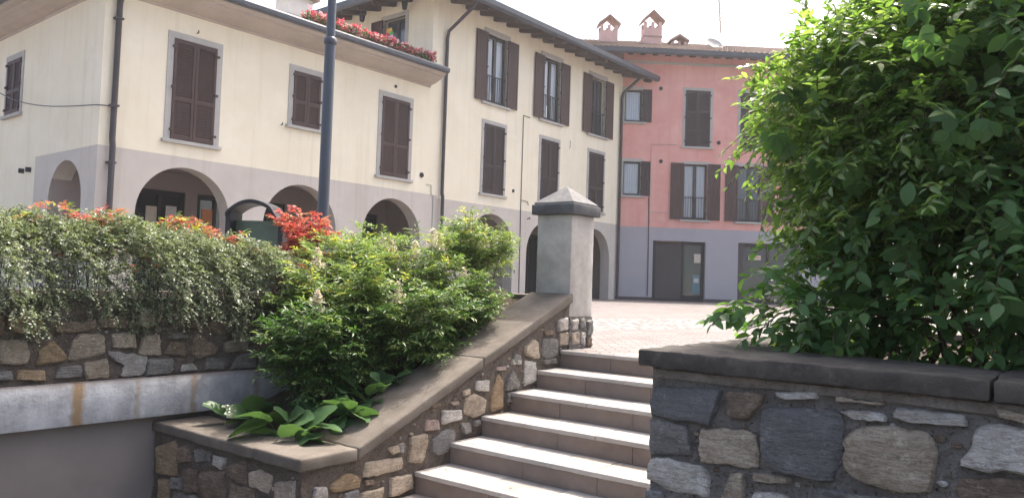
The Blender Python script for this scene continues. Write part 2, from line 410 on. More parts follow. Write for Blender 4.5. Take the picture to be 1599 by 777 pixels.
# ------------------------------------------------------------------ helpers
class MB:
    """collects faces; build() links them as one mesh object"""
    def __init__(self):
        self.v, self.f = [], []
    def quad(self, *p):
        i = len(self.v)
        self.v += [tuple(q) for q in p]
        self.f.append(tuple(range(i, i + len(p))))
        return self
    def box(self, x0, x1, y0, y1, z0, z1):
        i = len(self.v)
        self.v += [(x, y, z) for z in (z0, z1) for y in (y0, y1) for x in (x0, x1)]
        for a in ((0, 2, 3, 1), (4, 5, 7, 6), (0, 1, 5, 4), (2, 6, 7, 3), (0, 4, 6, 2), (1, 3, 7, 5)):
            self.f.append(tuple(i + k for k in a))
        return self
    def tube(self, pts, rad, n=8, cap=True):
        pts = [Vector(p) for p in pts]
        rads = rad if isinstance(rad, (list, tuple)) else [rad] * len(pts)
        base = len(self.v)
        prev = None
        for k, p in enumerate(pts):
            if k == 0: d = pts[1] - pts[0]
            elif k == len(pts) - 1: d = pts[-1] - pts[-2]
            else: d = (pts[k + 1] - p).normalized() + (p - pts[k - 1]).normalized()
            d.normalize()
            if prev is None:
                a = d.orthogonal().normalized()
            else:
                a = (prev - d * prev.dot(d)).normalized()
            prev = a
            b = d.cross(a)
            for j in range(n):
                t = 2 * math.pi * j / n
                self.v.append(tuple(p + (a * math.cos(t) + b * math.sin(t)) * rads[k]))
        for k in range(len(pts) - 1):
            for j in range(n):
                j2 = (j + 1) % n
                self.f.append((base + k * n + j, base + k * n + j2, base + (k + 1) * n + j2, base + (k + 1) * n + j))
        if cap:
            self.f.append(tuple(base + j for j in reversed(range(n))))
            self.f.append(tuple(base + (len(pts) - 1) * n + j for j in range(n)))
        return self
    def lathe(self, prof, n=16, cx=0, cy=0):
        base = len(self.v)
        for r, z in prof:
            for j in range(n):
                t = 2 * math.pi * j / n
                self.v.append((cx + r * math.cos(t), cy + r * math.sin(t), z))
        for k in range(len(prof) - 1):
            for j in range(n):
                j2 = (j + 1) % n
                self.f.append((base + k * n + j, base + k * n + j2, base + (k + 1) * n + j2, base + (k + 1) * n + j))
        self.f.append(tuple(base + j for j in reversed(range(n))))
        self.f.append(tuple(base + (len(prof) - 1) * n + j for j in range(n)))
        return self
    def extrude(self, poly, axis, lo, hi):
        """poly: 2-D outline; axis 'x' -> (lo, u, v), 'y' -> (u, lo, v), 'z' -> (u, v, lo)"""
        def P(u, v, k):
            return (k, u, v) if axis == 'x' else (u, k, v) if axis == 'y' else (u, v, k)
        n = len(poly)
        i = len(self.v)
        self.v += [P(u, v, lo) for u, v in poly] + [P(u, v, hi) for u, v in poly]
        self.f.append(tuple(i + k for k in reversed(range(n))))
        self.f.append(tuple(i + n + k for k in range(n)))
        for k in range(n):
            k2 = (k + 1) % n
            self.f.append((i + k, i + k2, i + n + k2, i + n + k))
        return self
    def build(self, name, mat, parent=None, smooth=False, bevel=0.0, segs=2, rough=0.0, cell=0.07):
        me = bpy.data.meshes.new(name)
        me.from_pydata(self.v, [], self.f)
        bm = bmesh.new()
        bm.from_mesh(me)
        if bevel > 0:
            bmesh.ops.remove_doubles(bm, verts=bm.verts, dist=1e-5)
            bmesh.ops.recalc_face_normals(bm, faces=bm.faces)
            ed = [e for e in bm.edges if len(e.link_faces) == 2 and e.calc_face_angle(0) > 0.35]
            bmesh.ops.bevel(bm, geom=ed, offset=bevel, segments=segs, affect='EDGES', profile=0.5, clamp_overlap=True)
        else:
            bmesh.ops.recalc_face_normals(bm, faces=bm.faces)
        if rough > 0:
            # worn surface: cut long edges and push the skin in and out a little
            for _ in range(5):
                le = [e for e in bm.edges if e.calc_length() > cell * 1.6]
                if not le:
                    break
                bmesh.ops.subdivide_edges(bm, edges=le, cuts=1, use_grid_fill=True)
            bm.normal_update()
            for v in bm.verts:
                k = noise3.noise(v.co * 9.0) * 0.55 + noise3.noise(v.co * 27.0) * 0.45
                v.co += v.normal * k * rough
        bm.to_mesh(me)
        bm.free()
        if smooth:
            me.polygons.foreach_set('use_smooth', [True] * len(me.polygons))
            try:
                me.set_sharp_from_angle(angle=R(40))
            except Exception:
                pass
        return obj(name, me, mat, parent)

def obj(name, me, mat=None, parent=None):
    o = bpy.data.objects.new(name, me)
    if mat is not None and me is not None and len(me.materials) == 0:
        me.materials.append(M[mat] if isinstance(mat, str) else mat)
    col.objects.link(o)
    if parent is not None:
        o.parent = parent
    return o

def thing(name, label, cat, loc=(0, 0, 0), rz=0.0, group=None):
    o = bpy.data.objects.new(name, None)
    o.empty_display_size = 0.2
    col.objects.link(o)
    o.location = loc
    o.rotation_euler = (0, 0, rz)
    o['label'] = label
    o['category'] = cat
    if group:
        o['group'] = group
    return o

def tag(o, label=None, cat=None, group=None, kind=None):
    for k, v in (('label', label), ('category', cat), ('group', group), ('kind', kind)):
        if v:
            o[k] = v
    return o

def arrays_mesh(name, V, F, smooth=False):
    """V (n,3), F (m,k) -> mesh, fast"""
    me = bpy.data.meshes.new(name)
    k = F.shape[1]
    me.vertices.add(len(V))
    me.vertices.foreach_set('co', V.astype(np.float32).ravel())
    me.loops.add(F.size)
    me.loops.foreach_set('vertex_index', F.astype(np.int32).ravel())
    me.polygons.add(len(F))
    me.polygons.foreach_set('loop_start', np.arange(0, F.size, k, dtype=np.int32))
    me.polygons.foreach_set('loop_total', np.full(len(F), k, dtype=np.int32))
    if smooth:
        me.polygons.foreach_set('use_smooth', np.ones(len(F), dtype=bool))
    me.update(calc_edges=True)
    return me

def unit(a):
    return a / np.maximum(1e-9, np.linalg.norm(a, axis=-1, keepdims=True))

# leaf templates: length along +y (0..1), width x, normal z
T_TINY = (np.array([(0, 0, 0), (0.3, 0.5, 0.05), (0, 1, 0), (-0.3, 0.5, 0.05)]), np.array([(0, 1, 2), (0, 2, 3)]))
T_LANCE = (np.array([(0, 0, 0), (0.17, 0.3, 0.05), (0.16, 0.58, 0.03), (0, 1, -0.14), (-0.16, 0.58, 0.03), (-0.17, 0.3, 0.05), (0, 0.45, -0.02)]),
           np.array([(0, 1, 6), (1, 2, 6), (2, 3, 6), (3, 4, 6), (4, 5, 6), (5, 0, 6)]))
T_OVAL = (np.array([(0, 0, 0), (0.2, 0.18, 0.04), (0.27, 0.42, 0.05), (0.19, 0.72, 0.0), (0, 1, -0.15), (-0.19, 0.72, 0.0), (-0.27, 0.42, 0.05), (-0.2, 0.18, 0.04), (0, 0.45, -0.03)]),
          np.array([(0, 1, 8), (1, 2, 8), (2, 3, 8), (3, 4, 8), (4, 5, 8), (5, 6, 8), (6, 7, 8), (7, 0, 8)]))
T_PETAL = (np.array([(-0.5, 0, 0), (0.5, 0, 0), (0.5, 1, 0.1), (-0.5, 1, -0.1)]), np.array([(0, 1, 2), (0, 2, 3)]))

def scatter(tmpl, pos, axis, nrm, length, width=None):
    """one leaf per row: pos, direction of the leaf axis, rough normal, length"""
    V, F = tmpl
    y = unit(axis)
    x = unit(np.cross(y, nrm))
    z = np.cross(x, y)
    wv = length if width is None else width
    L = length[:, None, None]
    P = (pos[:, None, :] + x[:, None, :] * (V[None, :, 0:1] * (wv[:, None, None])) + y[:, None, :] * (V[None, :, 1:2] * L)
         + z[:, None, :] * (V[None, :, 2:3] * L))
    n = len(pos)
    return P.reshape(-1, 3), (F[None] + (np.arange(n) * len(V))[:, None, None]).reshape(-1, F.shape[1])

def merge(parts):
    Vs, Fs, k = [], [], 0
    for V, F in parts:
        Vs.append(V); Fs.append(F + k); k += len(V)
    return np.concatenate(Vs), np.concatenate(Fs)

def rdir(n):
    return unit(rng.normal(size=(n, 3)))

# ------------------------------------------------------------------ frames of reference
FAC = ((4.76, 34.6, 0.0), R(50.7))       # yellow facade: x along it, -y outward
PNK = ((4.76, 34.6, 0.0), R(2.9))        # pink facade
STL, STR = Vector((0.484, 7.275, 0.0)), R(-37.69)   # stairs: x to the right along the top nosing, y up the flight
def st(a, b, z=0.0):
    c, s = math.cos(STR), math.sin(STR)
    return Vector((STL.x + a * c - b * s, STL.y + a * s + b * c, z))
BM_AZ = R(50.0)
BML = st(-1.75, -2.9, 0)
RISE, TREAD = 0.16, 0.374

# ------------------------------------------------------------------ ground
def sheet(name, rects, z, mat, loc, rz, label=None):
    mb = MB()
    for x0, x1, y0, y1 in rects:
        mb.quad((x0, y0, z), (x1, y0, z), (x1, y1, z), (x0, y1, z))
    o = mb.build(name, mat)
    o.location = loc
    o.rotation_euler = (0, 0, rz)
    o['kind'] = 'structure'
    return o
sheet('ground', [(-600, 600, -600, 600)], -1.44, 'asphalt', (0, 0, 0), 0)
# the piazza lies on the upper level, cut out where the stairs, the planters and the garage drive are
sheet('piazza', [(-70, 90, 0.0, 120), (-70, -3.1, -25, 0.0), (5.75, 90, -40, 0.0)], 0.0, 'paving', STL, STR)
mb = MB()
mb.quad((-70, 0.0, -1.44), (-1.9, 0.0, -1.44), (-1.9, 0.0, -0.005), (-70, 0.0, -0.005))
o = mb.build('piazza_edge', 'garage'); o.location = STL; o.rotation_euler = (0, 0, STR); o['kind'] = 'structure'

# far wooded hills all round the town
mb = MB()
nh = 140
for k in range(nh + 1):
    a = 2 * math.pi * k / nh
    hgt = 22 + 9 * math.sin(a * 3 + 1) + 6 * math.sin(a * 7) + 3 * math.sin(a * 17 + 2)
    for rr_, q in ((330, 0.0), (380, 0.45), (440, 0.85), (520, 1.0)):
        mb.v.append((rr_ * math.sin(a), rr_ * math.cos(a), -2 + q * hgt))
for k in range(nh):
    for q in range(3):
        i = k * 4 + q
        mb.f.append((i, i + 4, i + 5, i + 1))
o = mb.build('hills', surf('wooded_hill', (0.055, 0.085, 0.05), (0.10, 0.13, 0.075), 0.02, 0.95, 0.0), smooth=True)
o['kind'] = 'structure'

# ------------------------------------------------------------------ wall building blocks
def wall_grid(mb, u0, u1, z0, z1, holes, fn, t=0.3):
    us = sorted({u0, u1, *[h[0] for h in holes], *[h[1] for h in holes]})
    zs = sorted({z0, z1, *[h[2] for h in holes], *[h[3] for h in holes]})
    for i in range(len(us) - 1):
        for j in range(len(zs) - 1):
            cu, cz = (us[i] + us[i + 1]) / 2, (zs[j] + zs[j + 1]) / 2
            if any(h[0] < cu < h[1] and h[2] < cz < h[3] for h in holes):
                continue
            a, b, c, d = us[i], us[i + 1], zs[j], zs[j + 1]
            mb.quad(fn(a, 0, c), fn(b, 0, c), fn(b, 0, d), fn(a, 0, d))
    for a, b, c, d in holes:
        mb.quad(fn(a, 0, c), fn(a, t, c), fn(a, t, d), fn(a, 0, d))
        mb.quad(fn(b, 0, c), fn(b, 0, d), fn(b, t, d), fn(b, t, c))
        mb.quad(fn(a, 0, d), fn(a, t, d), fn(b, t, d), fn(b, 0, d))
        mb.quad(fn(a, 0, c), fn(b, 0, c), fn(b, t, c), fn(a, t, c))

def arch_wall(mb, u0, u1, z1, arches, fn, t=0.45, z0=0.0, n=24):
    """wall from z0 to z1 with round arches (centre, radius, springing height); real thickness t"""
    x = u0
    for c, r, zs in sorted(arches):
        for dd in (0, t):
            mb.quad(fn(x, dd, z0), fn(c - r, dd, z0), fn(c - r, dd, z1), fn(x, dd, z1))
        pts = [(c - r * math.cos(math.pi * k / n), zs + r * math.sin(math.pi * k / n)) for k in range(n + 1)]
        for (xa, za), (xb, zb) in zip(pts[:-1], pts[1:]):
            for dd in (0, t):
                mb.quad(fn(xa, dd, za), fn(xb, dd, zb), fn(xb, dd, z1), fn(xa, dd, z1))
            mb.quad(fn(xa, 0, za), fn(xa, t, za), fn(xb, t, zb), fn(xb, 0, zb))
        for s in (-1, 1):
            mb.quad(fn(c + s * r, 0, z0), fn(c + s * r, t, z0), fn(c + s * r, t, zs), fn(c + s * r, 0, zs))
        x = c + r
    for dd in (0, t):
        mb.quad(fn(x, dd, z0), fn(u1, dd, z0), fn(u1, dd, z1), fn(x, dd, z1))

front = lambda u, d, z: (u, d, z)

def shutter_mesh(mb, x0, x1, z0, z1, y0=-0.05, louvre=True, mids=(0.38,)):
    """one shutter leaf: stiles, rails and tilted slats (or plain boards)"""
    y1 = y0 + 0.04
    s = 0.07
    mb.box(x0, x0 + s, y0, y1, z0, z1).box(x1 - s, x1, y0, y1, z0, z1)
    zr = [z0] + [z0 + (z1 - z0) * q for q in mids] + [z1 - 0.1]
    for z in zr:
        mb.box(x0 + s, x1 - s, y0 + 0.002, y1 - 0.002, z, z + 0.1)
    for za, zb in zip(zr[:-1], zr[1:]):
        za += 0.1
        if louvre:
            n = max(2, int((zb - za) / 0.062))
            p = (zb - za) / n
            for k in range(n):
                z = za + k * p
                mb.quad((x0 + s, y0 + 0.004, z), (x1 - s, y0 + 0.004, z), (x1 - s, y1 - 0.006, z + p * 1.05), (x0 + s, y1 - 0.006, z + p * 1.05))
                mb.quad((x0 + s, y0 + 0.004, z), (x1 - s, y0 + 0.004, z), (x1 - s, y0 + 0.004, z + 0.012), (x0 + s, y0 + 0.004, z + 0.012))
            mb.quad((x0 + s, y1 - 0.001, za), (x1 - s, y1 - 0.001, za), (x1 - s, y1 - 0.001, zb), (x0 + s, y1 - 0.001, zb))
        else:
            n = max(2, int((x1 - x0 - 2 * s) / 0.11))
            p = (x1 - x0 - 2 * s) / n
            for k in range(n):
                mb.box(x0 + s + k * p + 0.003, x0 + s + (k + 1) * p - 0.003, y0 + 0.012, y1 - 0.008, za, zb)

def window(parent, loc, rz, w, h, fw=0.15, closed=True, shutters=None, glazed=None, sill=True, rail=None, smat='shutter', sill_over=0.06, sash=2, top=None, mids=(0.38,)):
    """opening w x h, loc = bottom centre on the wall face. The stone surround is the window itself, the rest its pieces"""
    x0, x1 = -w / 2, w / 2
    mb = MB()
    ft = fw if top is None else top
    mb.box(x0 - fw, x0, -0.022, 0.1, 0, h).box(x1, x1 + fw, -0.022, 0.1, 0, h).box(x0 - fw, x1 + fw, -0.024, 0.1, h, h + ft)
    wd = mb.build('window', 'framestone', parent)
    wd.location = loc
    wd.rotation_euler = (0, 0, rz)
    if sill:
        MB().box(x0 - fw - sill_over, x1 + fw + sill_over, -0.09, 0.12, -0.09, 0.0).build('sill', 'framestone', wd, bevel=0.012, segs=1)
    if closed:
        for k in (0, 1):
            a, b = (x0 + 0.005, -0.005) if k == 0 else (0.005, x1 - 0.005)
            sb = MB()
            shutter_mesh(sb, a, b, 0.015, h - 0.015, -0.045, mids=mids)
            hx = x0 if k == 0 else x1
            for q in (0.08, 0.5, 0.9):
                sb.box(hx - 0.05, hx + 0.05, -0.075, -0.047, h * q, h * q + 0.06)
            sb.build('shutter', smat, wd)
        MB().box(x0, x1, 0.06, 0.08, 0, h).build('inner_panel', 'dark', wd)
    else:
        for side in (shutters or ''):
            sw = w * 0.53
            a, b = (x0 - 0.02 - sw, x0 - 0.02) if side == 'L' else (x1 + 0.02, x1 + 0.02 + sw)
            sb = MB()
            shutter_mesh(sb, a, b, 0.0, h + 0.02, -0.085, louvre=False, mids=(0.42,))
            hx = b if side == 'L' else a
            for q in (0.1, 0.5, 0.88):
                sb.box(hx - 0.03, hx + 0.03, -0.1, -0.03, h * q, h * q + 0.05)
            sb.build('shutter', smat, wd)
        # casement: outer frame, meeting stile, panes
        d = 0.10 if glazed == 'curtain' else 0.17
        cb = MB()
        cb.box(x0, x0 + 0.07, d, d + 0.06, 0, h).box(x1 - 0.07, x1, d, d + 0.06, 0, h)
        cb.box(x0 + 0.07, x1 - 0.07, d, d + 0.06, h - 0.08, h).box(x0 + 0.07, x1 - 0.07, d, d + 0.06, 0, 0.1)
        if sash == 2:
            cb.box(-0.07, 0.07, d - 0.01, d + 0.06, 0.1, h - 0.08)
        cb.build('casement', 'pipe', wd)
        spans = [(x0 + 0.07, -0.07), (0.07, x1 - 0.07)] if sash == 2 else [(x0 + 0.07, x1 - 0.07)]
        for a, b in spans:
            MB().quad((a, d + 0.03, 0.1), (b, d + 0.03, 0.1), (b, d + 0.03, h - 0.08), (a, d + 0.03, h - 0.08)).build('pane', 'clear' if glazed == 'curtain' else 'glassblue', wd)
            if glazed == 'curtain':
                n = 18
                cv = MB()
                for k in range(n):
                    ua, ub = a + (b - a) * k / n, a + (b - a) * (k + 1) / n
                    ya, yb = d + 0.075 + 0.015 * math.sin(k * 2.1), d + 0.075 + 0.015 * math.sin((k + 1) * 2.1)
                    cv.quad((ua, ya, 0.03), (ub, yb, 0.03), (ub, yb, h), (ua, ya, h))
                cv.build('curtain', 'curtain', wd)
        if rail:
            rb = MB()
            y = 0.02
            rb.box(x0, x1, y - 0.02, y + 0.02, rail - 0.03, rail).box(x0, x1, y - 0.015, y + 0.015, 0.08, 0.105)
            n = int(w / 0.11)
            for k in range(1, n):
                x = x0 + w * k / n
                rb.box(x - 0.008, x + 0.008, y - 0.008, y + 0.008, 0.1, rail - 0.03)
            rb.build('railing', 'dark', wd)
    return wd

def hemi_tiles(mb, x0, x1, y0, z0, y1, z1, pitch=0.24, seg=4, rows=12):
    """barrel tiles: a rippled sheet running from the eave (y0,z0) up to (y1,z1), stepped row by row"""
    n = int((x1 - x0) / pitch)
    L = math.hypot(y1 - y0, z1 - z0)
    ny, nz = -(z1 - z0) / L, (y1 - y0) / L
    for r in range(rows):
        a, b = r / rows, (r + 1) / rows + 0.01
        lift0, lift1 = 0.035, 0.0
        pr = []
        for k in range(n * seg + 1):
            x = x0 + k * pitch / seg
            hgt = 0.05 * abs(math.sin(math.pi * k / seg)) if True else 0
            pr.append((x, hgt))
        for (xa, ha), (xb, hb) in zip(pr[:-1], pr[1:]):
            def P(x, hh, t, lift):
                return (x, y0 + (y1 - y0) * t + ny * (hh + lift), z0 + (z1 - z0) * t + nz * (hh + lift))
            mb.quad(P(xa, ha, a, lift0), P(xb, hb, a, lift0), P(xb, hb, b, lift1), P(xa, ha, b, lift1))

# ------------------------------------------------------------------ yellow building, low wing with the terrace
A0, A1 = -22.33, -11.55
bA = thing('yellow_house', 'low cream house with arcade and flowered terrace at the left', 'house', FAC[0], FAC[1])
mb = MB()
wins_A = [(-20.14, 1.12, 3.79, 2.47), (-16.83, 0.90, 4.74, 1.52), (-13.49, 1.14, 3.76, 2.47)]
wall_grid(mb, A0, A1, 3.40, 7.2, [(c - w / 2, c + w / 2, z, z + h) for c, w, z, h in wins_A], front)
side = lambda u, d, z: (A0 + d, u, z)
wall_grid(mb, 0, 11, 3.40, 7.2, [(5.42 - 0.5, 5.42 + 0.5, 4.68, 6.18)], side)
wall_grid(mb, 3.63, 11, 0, 3.40, [], side)
mb.quad((A0, 11, 0), (A1, 11, 0), (A1, 11, 7.2), (A0, 11, 7.2))
mb.build('wall', 'cream', bA)
mb = MB()
arch_wall(mb, A0, A1, 3.40, [(-20.23, 1.2, 1.95), (-16.84, 1.2, 1.93), (-13.46, 1.2, 1.9)], front)
mb.quad((A0, 0, 0), (A0, 0.451, 0), (A0, 0.451, 3.40), (A0, 0, 3.40))
arch_wall(mb, 0.451, 3.63, 3.40, [(1.72, 0.97, 2.2)], side)
mb.build('arcade_wall', 'greyplaster', bA)
for c, w_, z, h in wins_A:
    window(bA, (c, 0, z), 0, w_, h, mids=(0.38,) if h > 2 else (0.4,))
window(bA, (A0, 5.42, 4.68), R(-90), 1.0, 1.5)
# portico behind the arches: ceiling, back wall, floor
mb = MB()
mb.quad((A0 + 0.01, 0.01, 3.28), (A1, 0.01, 3.28), (A1, 4.0, 3.28), (A0 + 0.01, 4.0, 3.28))
wall_grid(mb, A0, A1, 0.0, 3.28, [(-20.3, -18.9, 0.02, 2.8), (-18.55, -17.4, 0.6, 2.8), (-16.9, -15.65, 0.02, 2.8), (-12.9, -11.9, 0.02, 2.8)], lambda u, d, z: (u, 2.5 + d, z))
mb.quad((A1, 0.45, 0), (A1, 4, 0), (A1, 4, 3.28), (A1, 0.45, 3.28))
mb.build('portico', 'portico', bA)
def shopfront(parent, x0, x1, z0, z1, y, door=True):
    mb = MB()
    mb.box(x0, x0 + 0.12, y, y + 0.1, z0, z1).box(x1 - 0.12, x1, y, y + 0.1, z0, z1).box(x0 + 0.12, x1 - 0.12, y, y + 0.1, z1 - 0.14, z1)
    mb.box(x0 + 0.12, x1 - 0.12, y, y + 0.1, z0, z0 + 0.15)
    if door:
        mb.box((x0 + x1) / 2 - 0.05, (x0 + x1) / 2 + 0.05, y, y + 0.1, z0 + 0.15, z1 - 0.14)
    f = mb.build('shop_window', 'dark', parent)
    for a, b in ([(x0 + 0.12, (x0 + x1) / 2 - 0.05), ((x0 + x1) / 2 + 0.05, x1 - 0.12)] if door else [(x0 + 0.12, x1 - 0.12)]):
        MB().quad((a, y + 0.05, z0 + 0.15), (b, y + 0.05, z0 + 0.15), (b, y + 0.05, z1 - 0.14), (a, y + 0.05, z1 - 0.14)).build('pane', 'glass', f)
    return f
for x0, x1, z0 in ((-20.3, -18.9, 0.02), (-18.55, -17.4, 0.6), (-16.9, -15.65, 0.02), (-12.9, -11.9, 0.02)):
    f = shopfront(bA, x0, x1, z0, 2.8, 2.56)
    if x0 == -20.3:
        MB().box(-19.95, -19.55, 2.59, 2.6, 1.75, 2.35).build('poster', 'signcream', f)
        MB().box(-19.4, -19.1, 2.59, 2.6, 1.5, 2.4).build('poster', 'paper', f)
    if x0 == -18.55:
        MB().box(-18.35, -18.02, 2.59, 2.6, 1.9, 2.4).build('poster', 'orange', f)
# cornice: cove from the wall to the gutter, mitred round the corner
def cornice(prof, x_end, y_end, x_c):
    mb = MB()
    for (o0, z0), (o1, z1) in zip(prof[:-1], prof[1:]):
        mb.quad((x_end, -o0, z0), (x_c - o0, -o0, z0), (x_c - o1, -o1, z1), (x_end, -o1, z1))
        mb.quad((x_c - o0, -o0, z0), (x_c - o0, y_end, z0), (x_c - o1, y_end, z1), (x_c - o1, -o1, z1))
    mb.quad(*[(x_end, -o_, z_) for o_, z_ in prof] + [(x_end, 0.0, prof[-1][1])])
    return mb
XE = -12.05
prof = [(0.0, 6.90), (0.05, 6.93), (0.05, 6.97), (0.12, 6.985), (0.30, 7.03), (0.44, 7.09), (0.55, 7.13), (0.56, 7.17), (0.66, 7.19), (0.72, 7.235), (0.73, 7.28)]
cornice(prof, XE, 11, A0).build('cornice', 'cove', bA)
cornice([(0.72, 7.275), (0.82, 7.275), (0.86, 7.31), (0.87, 7.40), (0.85, 7.44), (0.79, 7.44), (0.77, 7.35)], XE + 0.03, 11, A0).build('gutter', 'metal', bA)
mb = MB()
mb.quad((A0 - 0.77, -0.77, 7.36), (XE, -0.77, 7.36), (XE, 11, 7.36), (A0 - 0.77, 11, 7.36))
mb.build('terrace_floor', 'terraceflag', bA)
# chimney of the low wing
mb = MB().box(-15.55, -14.62, 3.0, 3.7, 7.37, 9.62)
ch = mb.build('chimney', 'whitechim', bA)
MB().box(-15.72, -14.45, 2.85, 3.85, 9.62, 9.78).build('chimney_cap', 'tile', ch)
MB().box(-15.58, -14.59, 2.97, 3.73, 8.9, 8.98).build('chimney_band', 'framestone', ch)
# downpipe at the corner: straight, stepping out where the grey render begins
MB().tube([(-22.03, -0.45, 7.3), (-22.03, -0.2, 6.95), (-22.05, -0.09, 6.7), (-22.06, -0.09, 3.55), (-22.06, -0.13, 3.40), (-22.06, -0.13, 0.0)], 0.065, 10).build('downpipe', 'pipe', bA, smooth=True)
for z in (6.3, 4.3, 3.0):
    MB().box(-22.15, -21.97, -0.17, 0.0, z, z + 0.04).build('pipe_bracket', 'pipe', bA)
# vent, conduit, hooks
def vent(parent, x, z, r=0.085, y=0.0):
    mb = MB()
    n = 14
    i = len(mb.v)
    ring = [(x + r * math.cos(2 * math.pi * k / n), z + r * math.sin(2 * math.pi * k / n)) for k in range(n)]
    mb.extrude(ring, 'y', y - 0.03, y + 0.005)
    o = mb.build('vent', 'pipe', parent)
    ring2 = [(x + (a - x) * 0.6, z + (b - z) * 0.6) for a, b in ring]
    MB().extrude(ring2, 'y', y - 0.036, y - 0.031).build('vent_grille', 'dark', o)
vent(bA, -12.29, 3.99)
vent(bA, -13.55, 6.62, 0.05)
MB().tube([(-12.07, -0.02, 3.71), (-11.85, -0.02, 3.71), (-11.83, -0.02, 3.40), (-11.73, -0.02, 3.37), (-11.73, -0.02, 0.3)], 0.014, 6).build('conduit', 'framestone', bA)
for u in (4.38, 3.9):
    MB().box(A0 - 0.12, A0, u - 0.03, u + 0.03, 3.02, 3.14).build('wall_hook', 'dark', bA)
for x, z in ((-17.62, 4.68), (-20.13, 6.52)):
    MB().tube([(x, 0.0, z), (x, -0.07, z), (x, -0.07, z + 0.06)], 0.015, 6).build('wall_hook', 'dark', bA)

# ------------------------------------------------------------------ yellow building, tall wing
bB = thing('yellow_townhouse', 'tall cream townhouse with three rows of shuttered windows and arcade', 'house', FAC[0], FAC[1])
B0, B1 = -11.55, 0.0
BC = (-8.74, -5.37, -2.02)
mb = MB()
holes = [(c - 0.555, c + 0.555, 7.0, 9.46) for c in BC] + [(c - 0.56, c + 0.56, 3.74, 6.24) for c in BC]
wall_grid(mb, B0, B1, 3.32, 10.15, holes, front)
wall_grid(mb, -12.0, B0, 7.37, 10.15, [], front)
mb.quad((A1, 0.0, 7.2), (-12.0, 0.0, 7.2), (-12.0, 0.0, 7.37), (A1, 0.0, 7.37))
sideB = lambda u, d, z: (-12.0 + d, u, z)
wall_grid(mb, 0, 10, 7.37, 10.15, [(1.35, 2.45, 7.45, 9.6)], sideB)
mb.quad((B0, 10, 0), (B1, 10, 0), (B1, 10, 10.15), (B0, 10, 10.15))
mb.build('wall', 'cream', bB)
mb = MB()
arch_wall(mb, B0, B1, 3.32, [(-8.72, 1.24, 1.8), (-5.42, 1.24, 1.75), (-2.0, 1.24, 1.75)], front)
mb.build('arcade_wall', 'greyplaster', bB)
mb = MB()
mb.quad((B0, 0.4, 3.2), (B1, 0.4, 3.2), (B1, 3.4, 3.2), (B0, 3.4, 3.2))
wall_grid(mb, B0, B1, 0, 3.2, [(-8.2, -6.6, 0.02, 2.7), (-4.2, -2.6, 0.02, 2.7)], lambda u, d, z: (u, 2.4 + d, z))
mb.quad((B1 - 0.01, 0.45, 0), (B1 - 0.01, 3, 0), (B1 - 0.01, 3, 3.2), (B1 - 0.01, 0.45, 3.2))
mb.build('portico', 'portico', bB)
for x0, x1 in ((-8.2, -6.6), (-4.2, -2.6)):
    shopfront(bB, x0, x1, 0.02, 2.7, 2.46)
for i, c in enumerate(BC):
    window(bB, (c, 0, 7.0), 0, 1.11, 2.46, fw=0.17, closed=False, shutters='LR', glazed='curtain' if i < 2 else None, rail=1.0, top=0.2)
    window(bB, (c, 0, 3.74), 0, 1.12, 2.5, fw=0.13, smat='shutterdark')
wd = window(bB, (-12.0, 1.9, 7.45), R(-90), 1.1, 2.15, closed=False, shutters='L', glazed=None, rail=None)
# roof: timber soffit, rafters, gutter, hipped tiles
OV = 1.1
ZE = 9.88
mb = MB()
mb.quad((-12.0 - OV, -OV, ZE + 0.02), (1.05, -OV, ZE + 0.02), (1.05, 0.0, ZE + 0.34), (-12.0, 0.0, ZE + 0.34))
mb.quad((-12.0 - OV, -OV, ZE + 0.02), (-12.0, 0.0, ZE + 0.34), (-12.0, 10, ZE + 0.34), (-12.0 - OV, 11, ZE + 0.02))
rf = mb.build('roof_soffit', 'wood', bB)
for k in range(18):
    x = -11.9 + k * 0.74
    if x > 1.0: break
    mb = MB()
    mb.extrude([(-OV + 0.05, ZE + 0.0), (0.0, ZE + 0.32), (0.0, ZE + 0.12), (-OV + 0.12, ZE - 0.12), (-OV + 0.05, ZE - 0.09)], 'x', x - 0.06, x + 0.06)
    mb.build('rafter', 'wood', bB)
for k in range(12):
    y = 0.3 + k * 0.8
    mb = MB()
    mb.extrude([(-12 - OV + 0.05, ZE), (-12.0, ZE + 0.32), (-12.0, ZE + 0.12), (-12 - OV + 0.12, ZE - 0.12), (-12 - OV + 0.05, ZE - 0.09)], 'y', y - 0.06, y + 0.06)
    mb.build('rafter', 'wood', bB)
mb = MB()
gp = [(0.0, -0.02), (0.09, -0.02), (0.15, 0.04), (0.17, 0.20), (0.02, 0.22)]
mb.extrude([(-OV - u, ZE + 0.0 + v) for u, v in gp], 'x', -12.0 - OV - 0.1, 1.12)
mb.extrude([(-12 - OV - u, ZE + 0.0 + v) for u, v in gp], 'y', -OV - 0.1, 11)
mb.build('gutter', 'metal', bB)
mb = MB()
pt = math.tan(R(17))
ridge = ZE + 0.15 + 6.0 * pt
mb.quad((-12 - OV, -OV, ZE + 0.16), (1.1, -OV, ZE + 0.16), (1.1, 5.0, ridge), (-6.0, 5.0, ridge))
mb.quad((-12 - OV, -OV, ZE + 0.16), (-6.0, 5.0, ridge), (-12 - OV, 11.1, ZE + 0.16))
mb.quad((-12 - OV, 11.1, ZE + 0.16), (-6.0, 5.0, ridge), (1.1, 5.0, ridge), (1.1, 11.1, ZE + 0.16))
mb.build('roof', 'tile', bB)
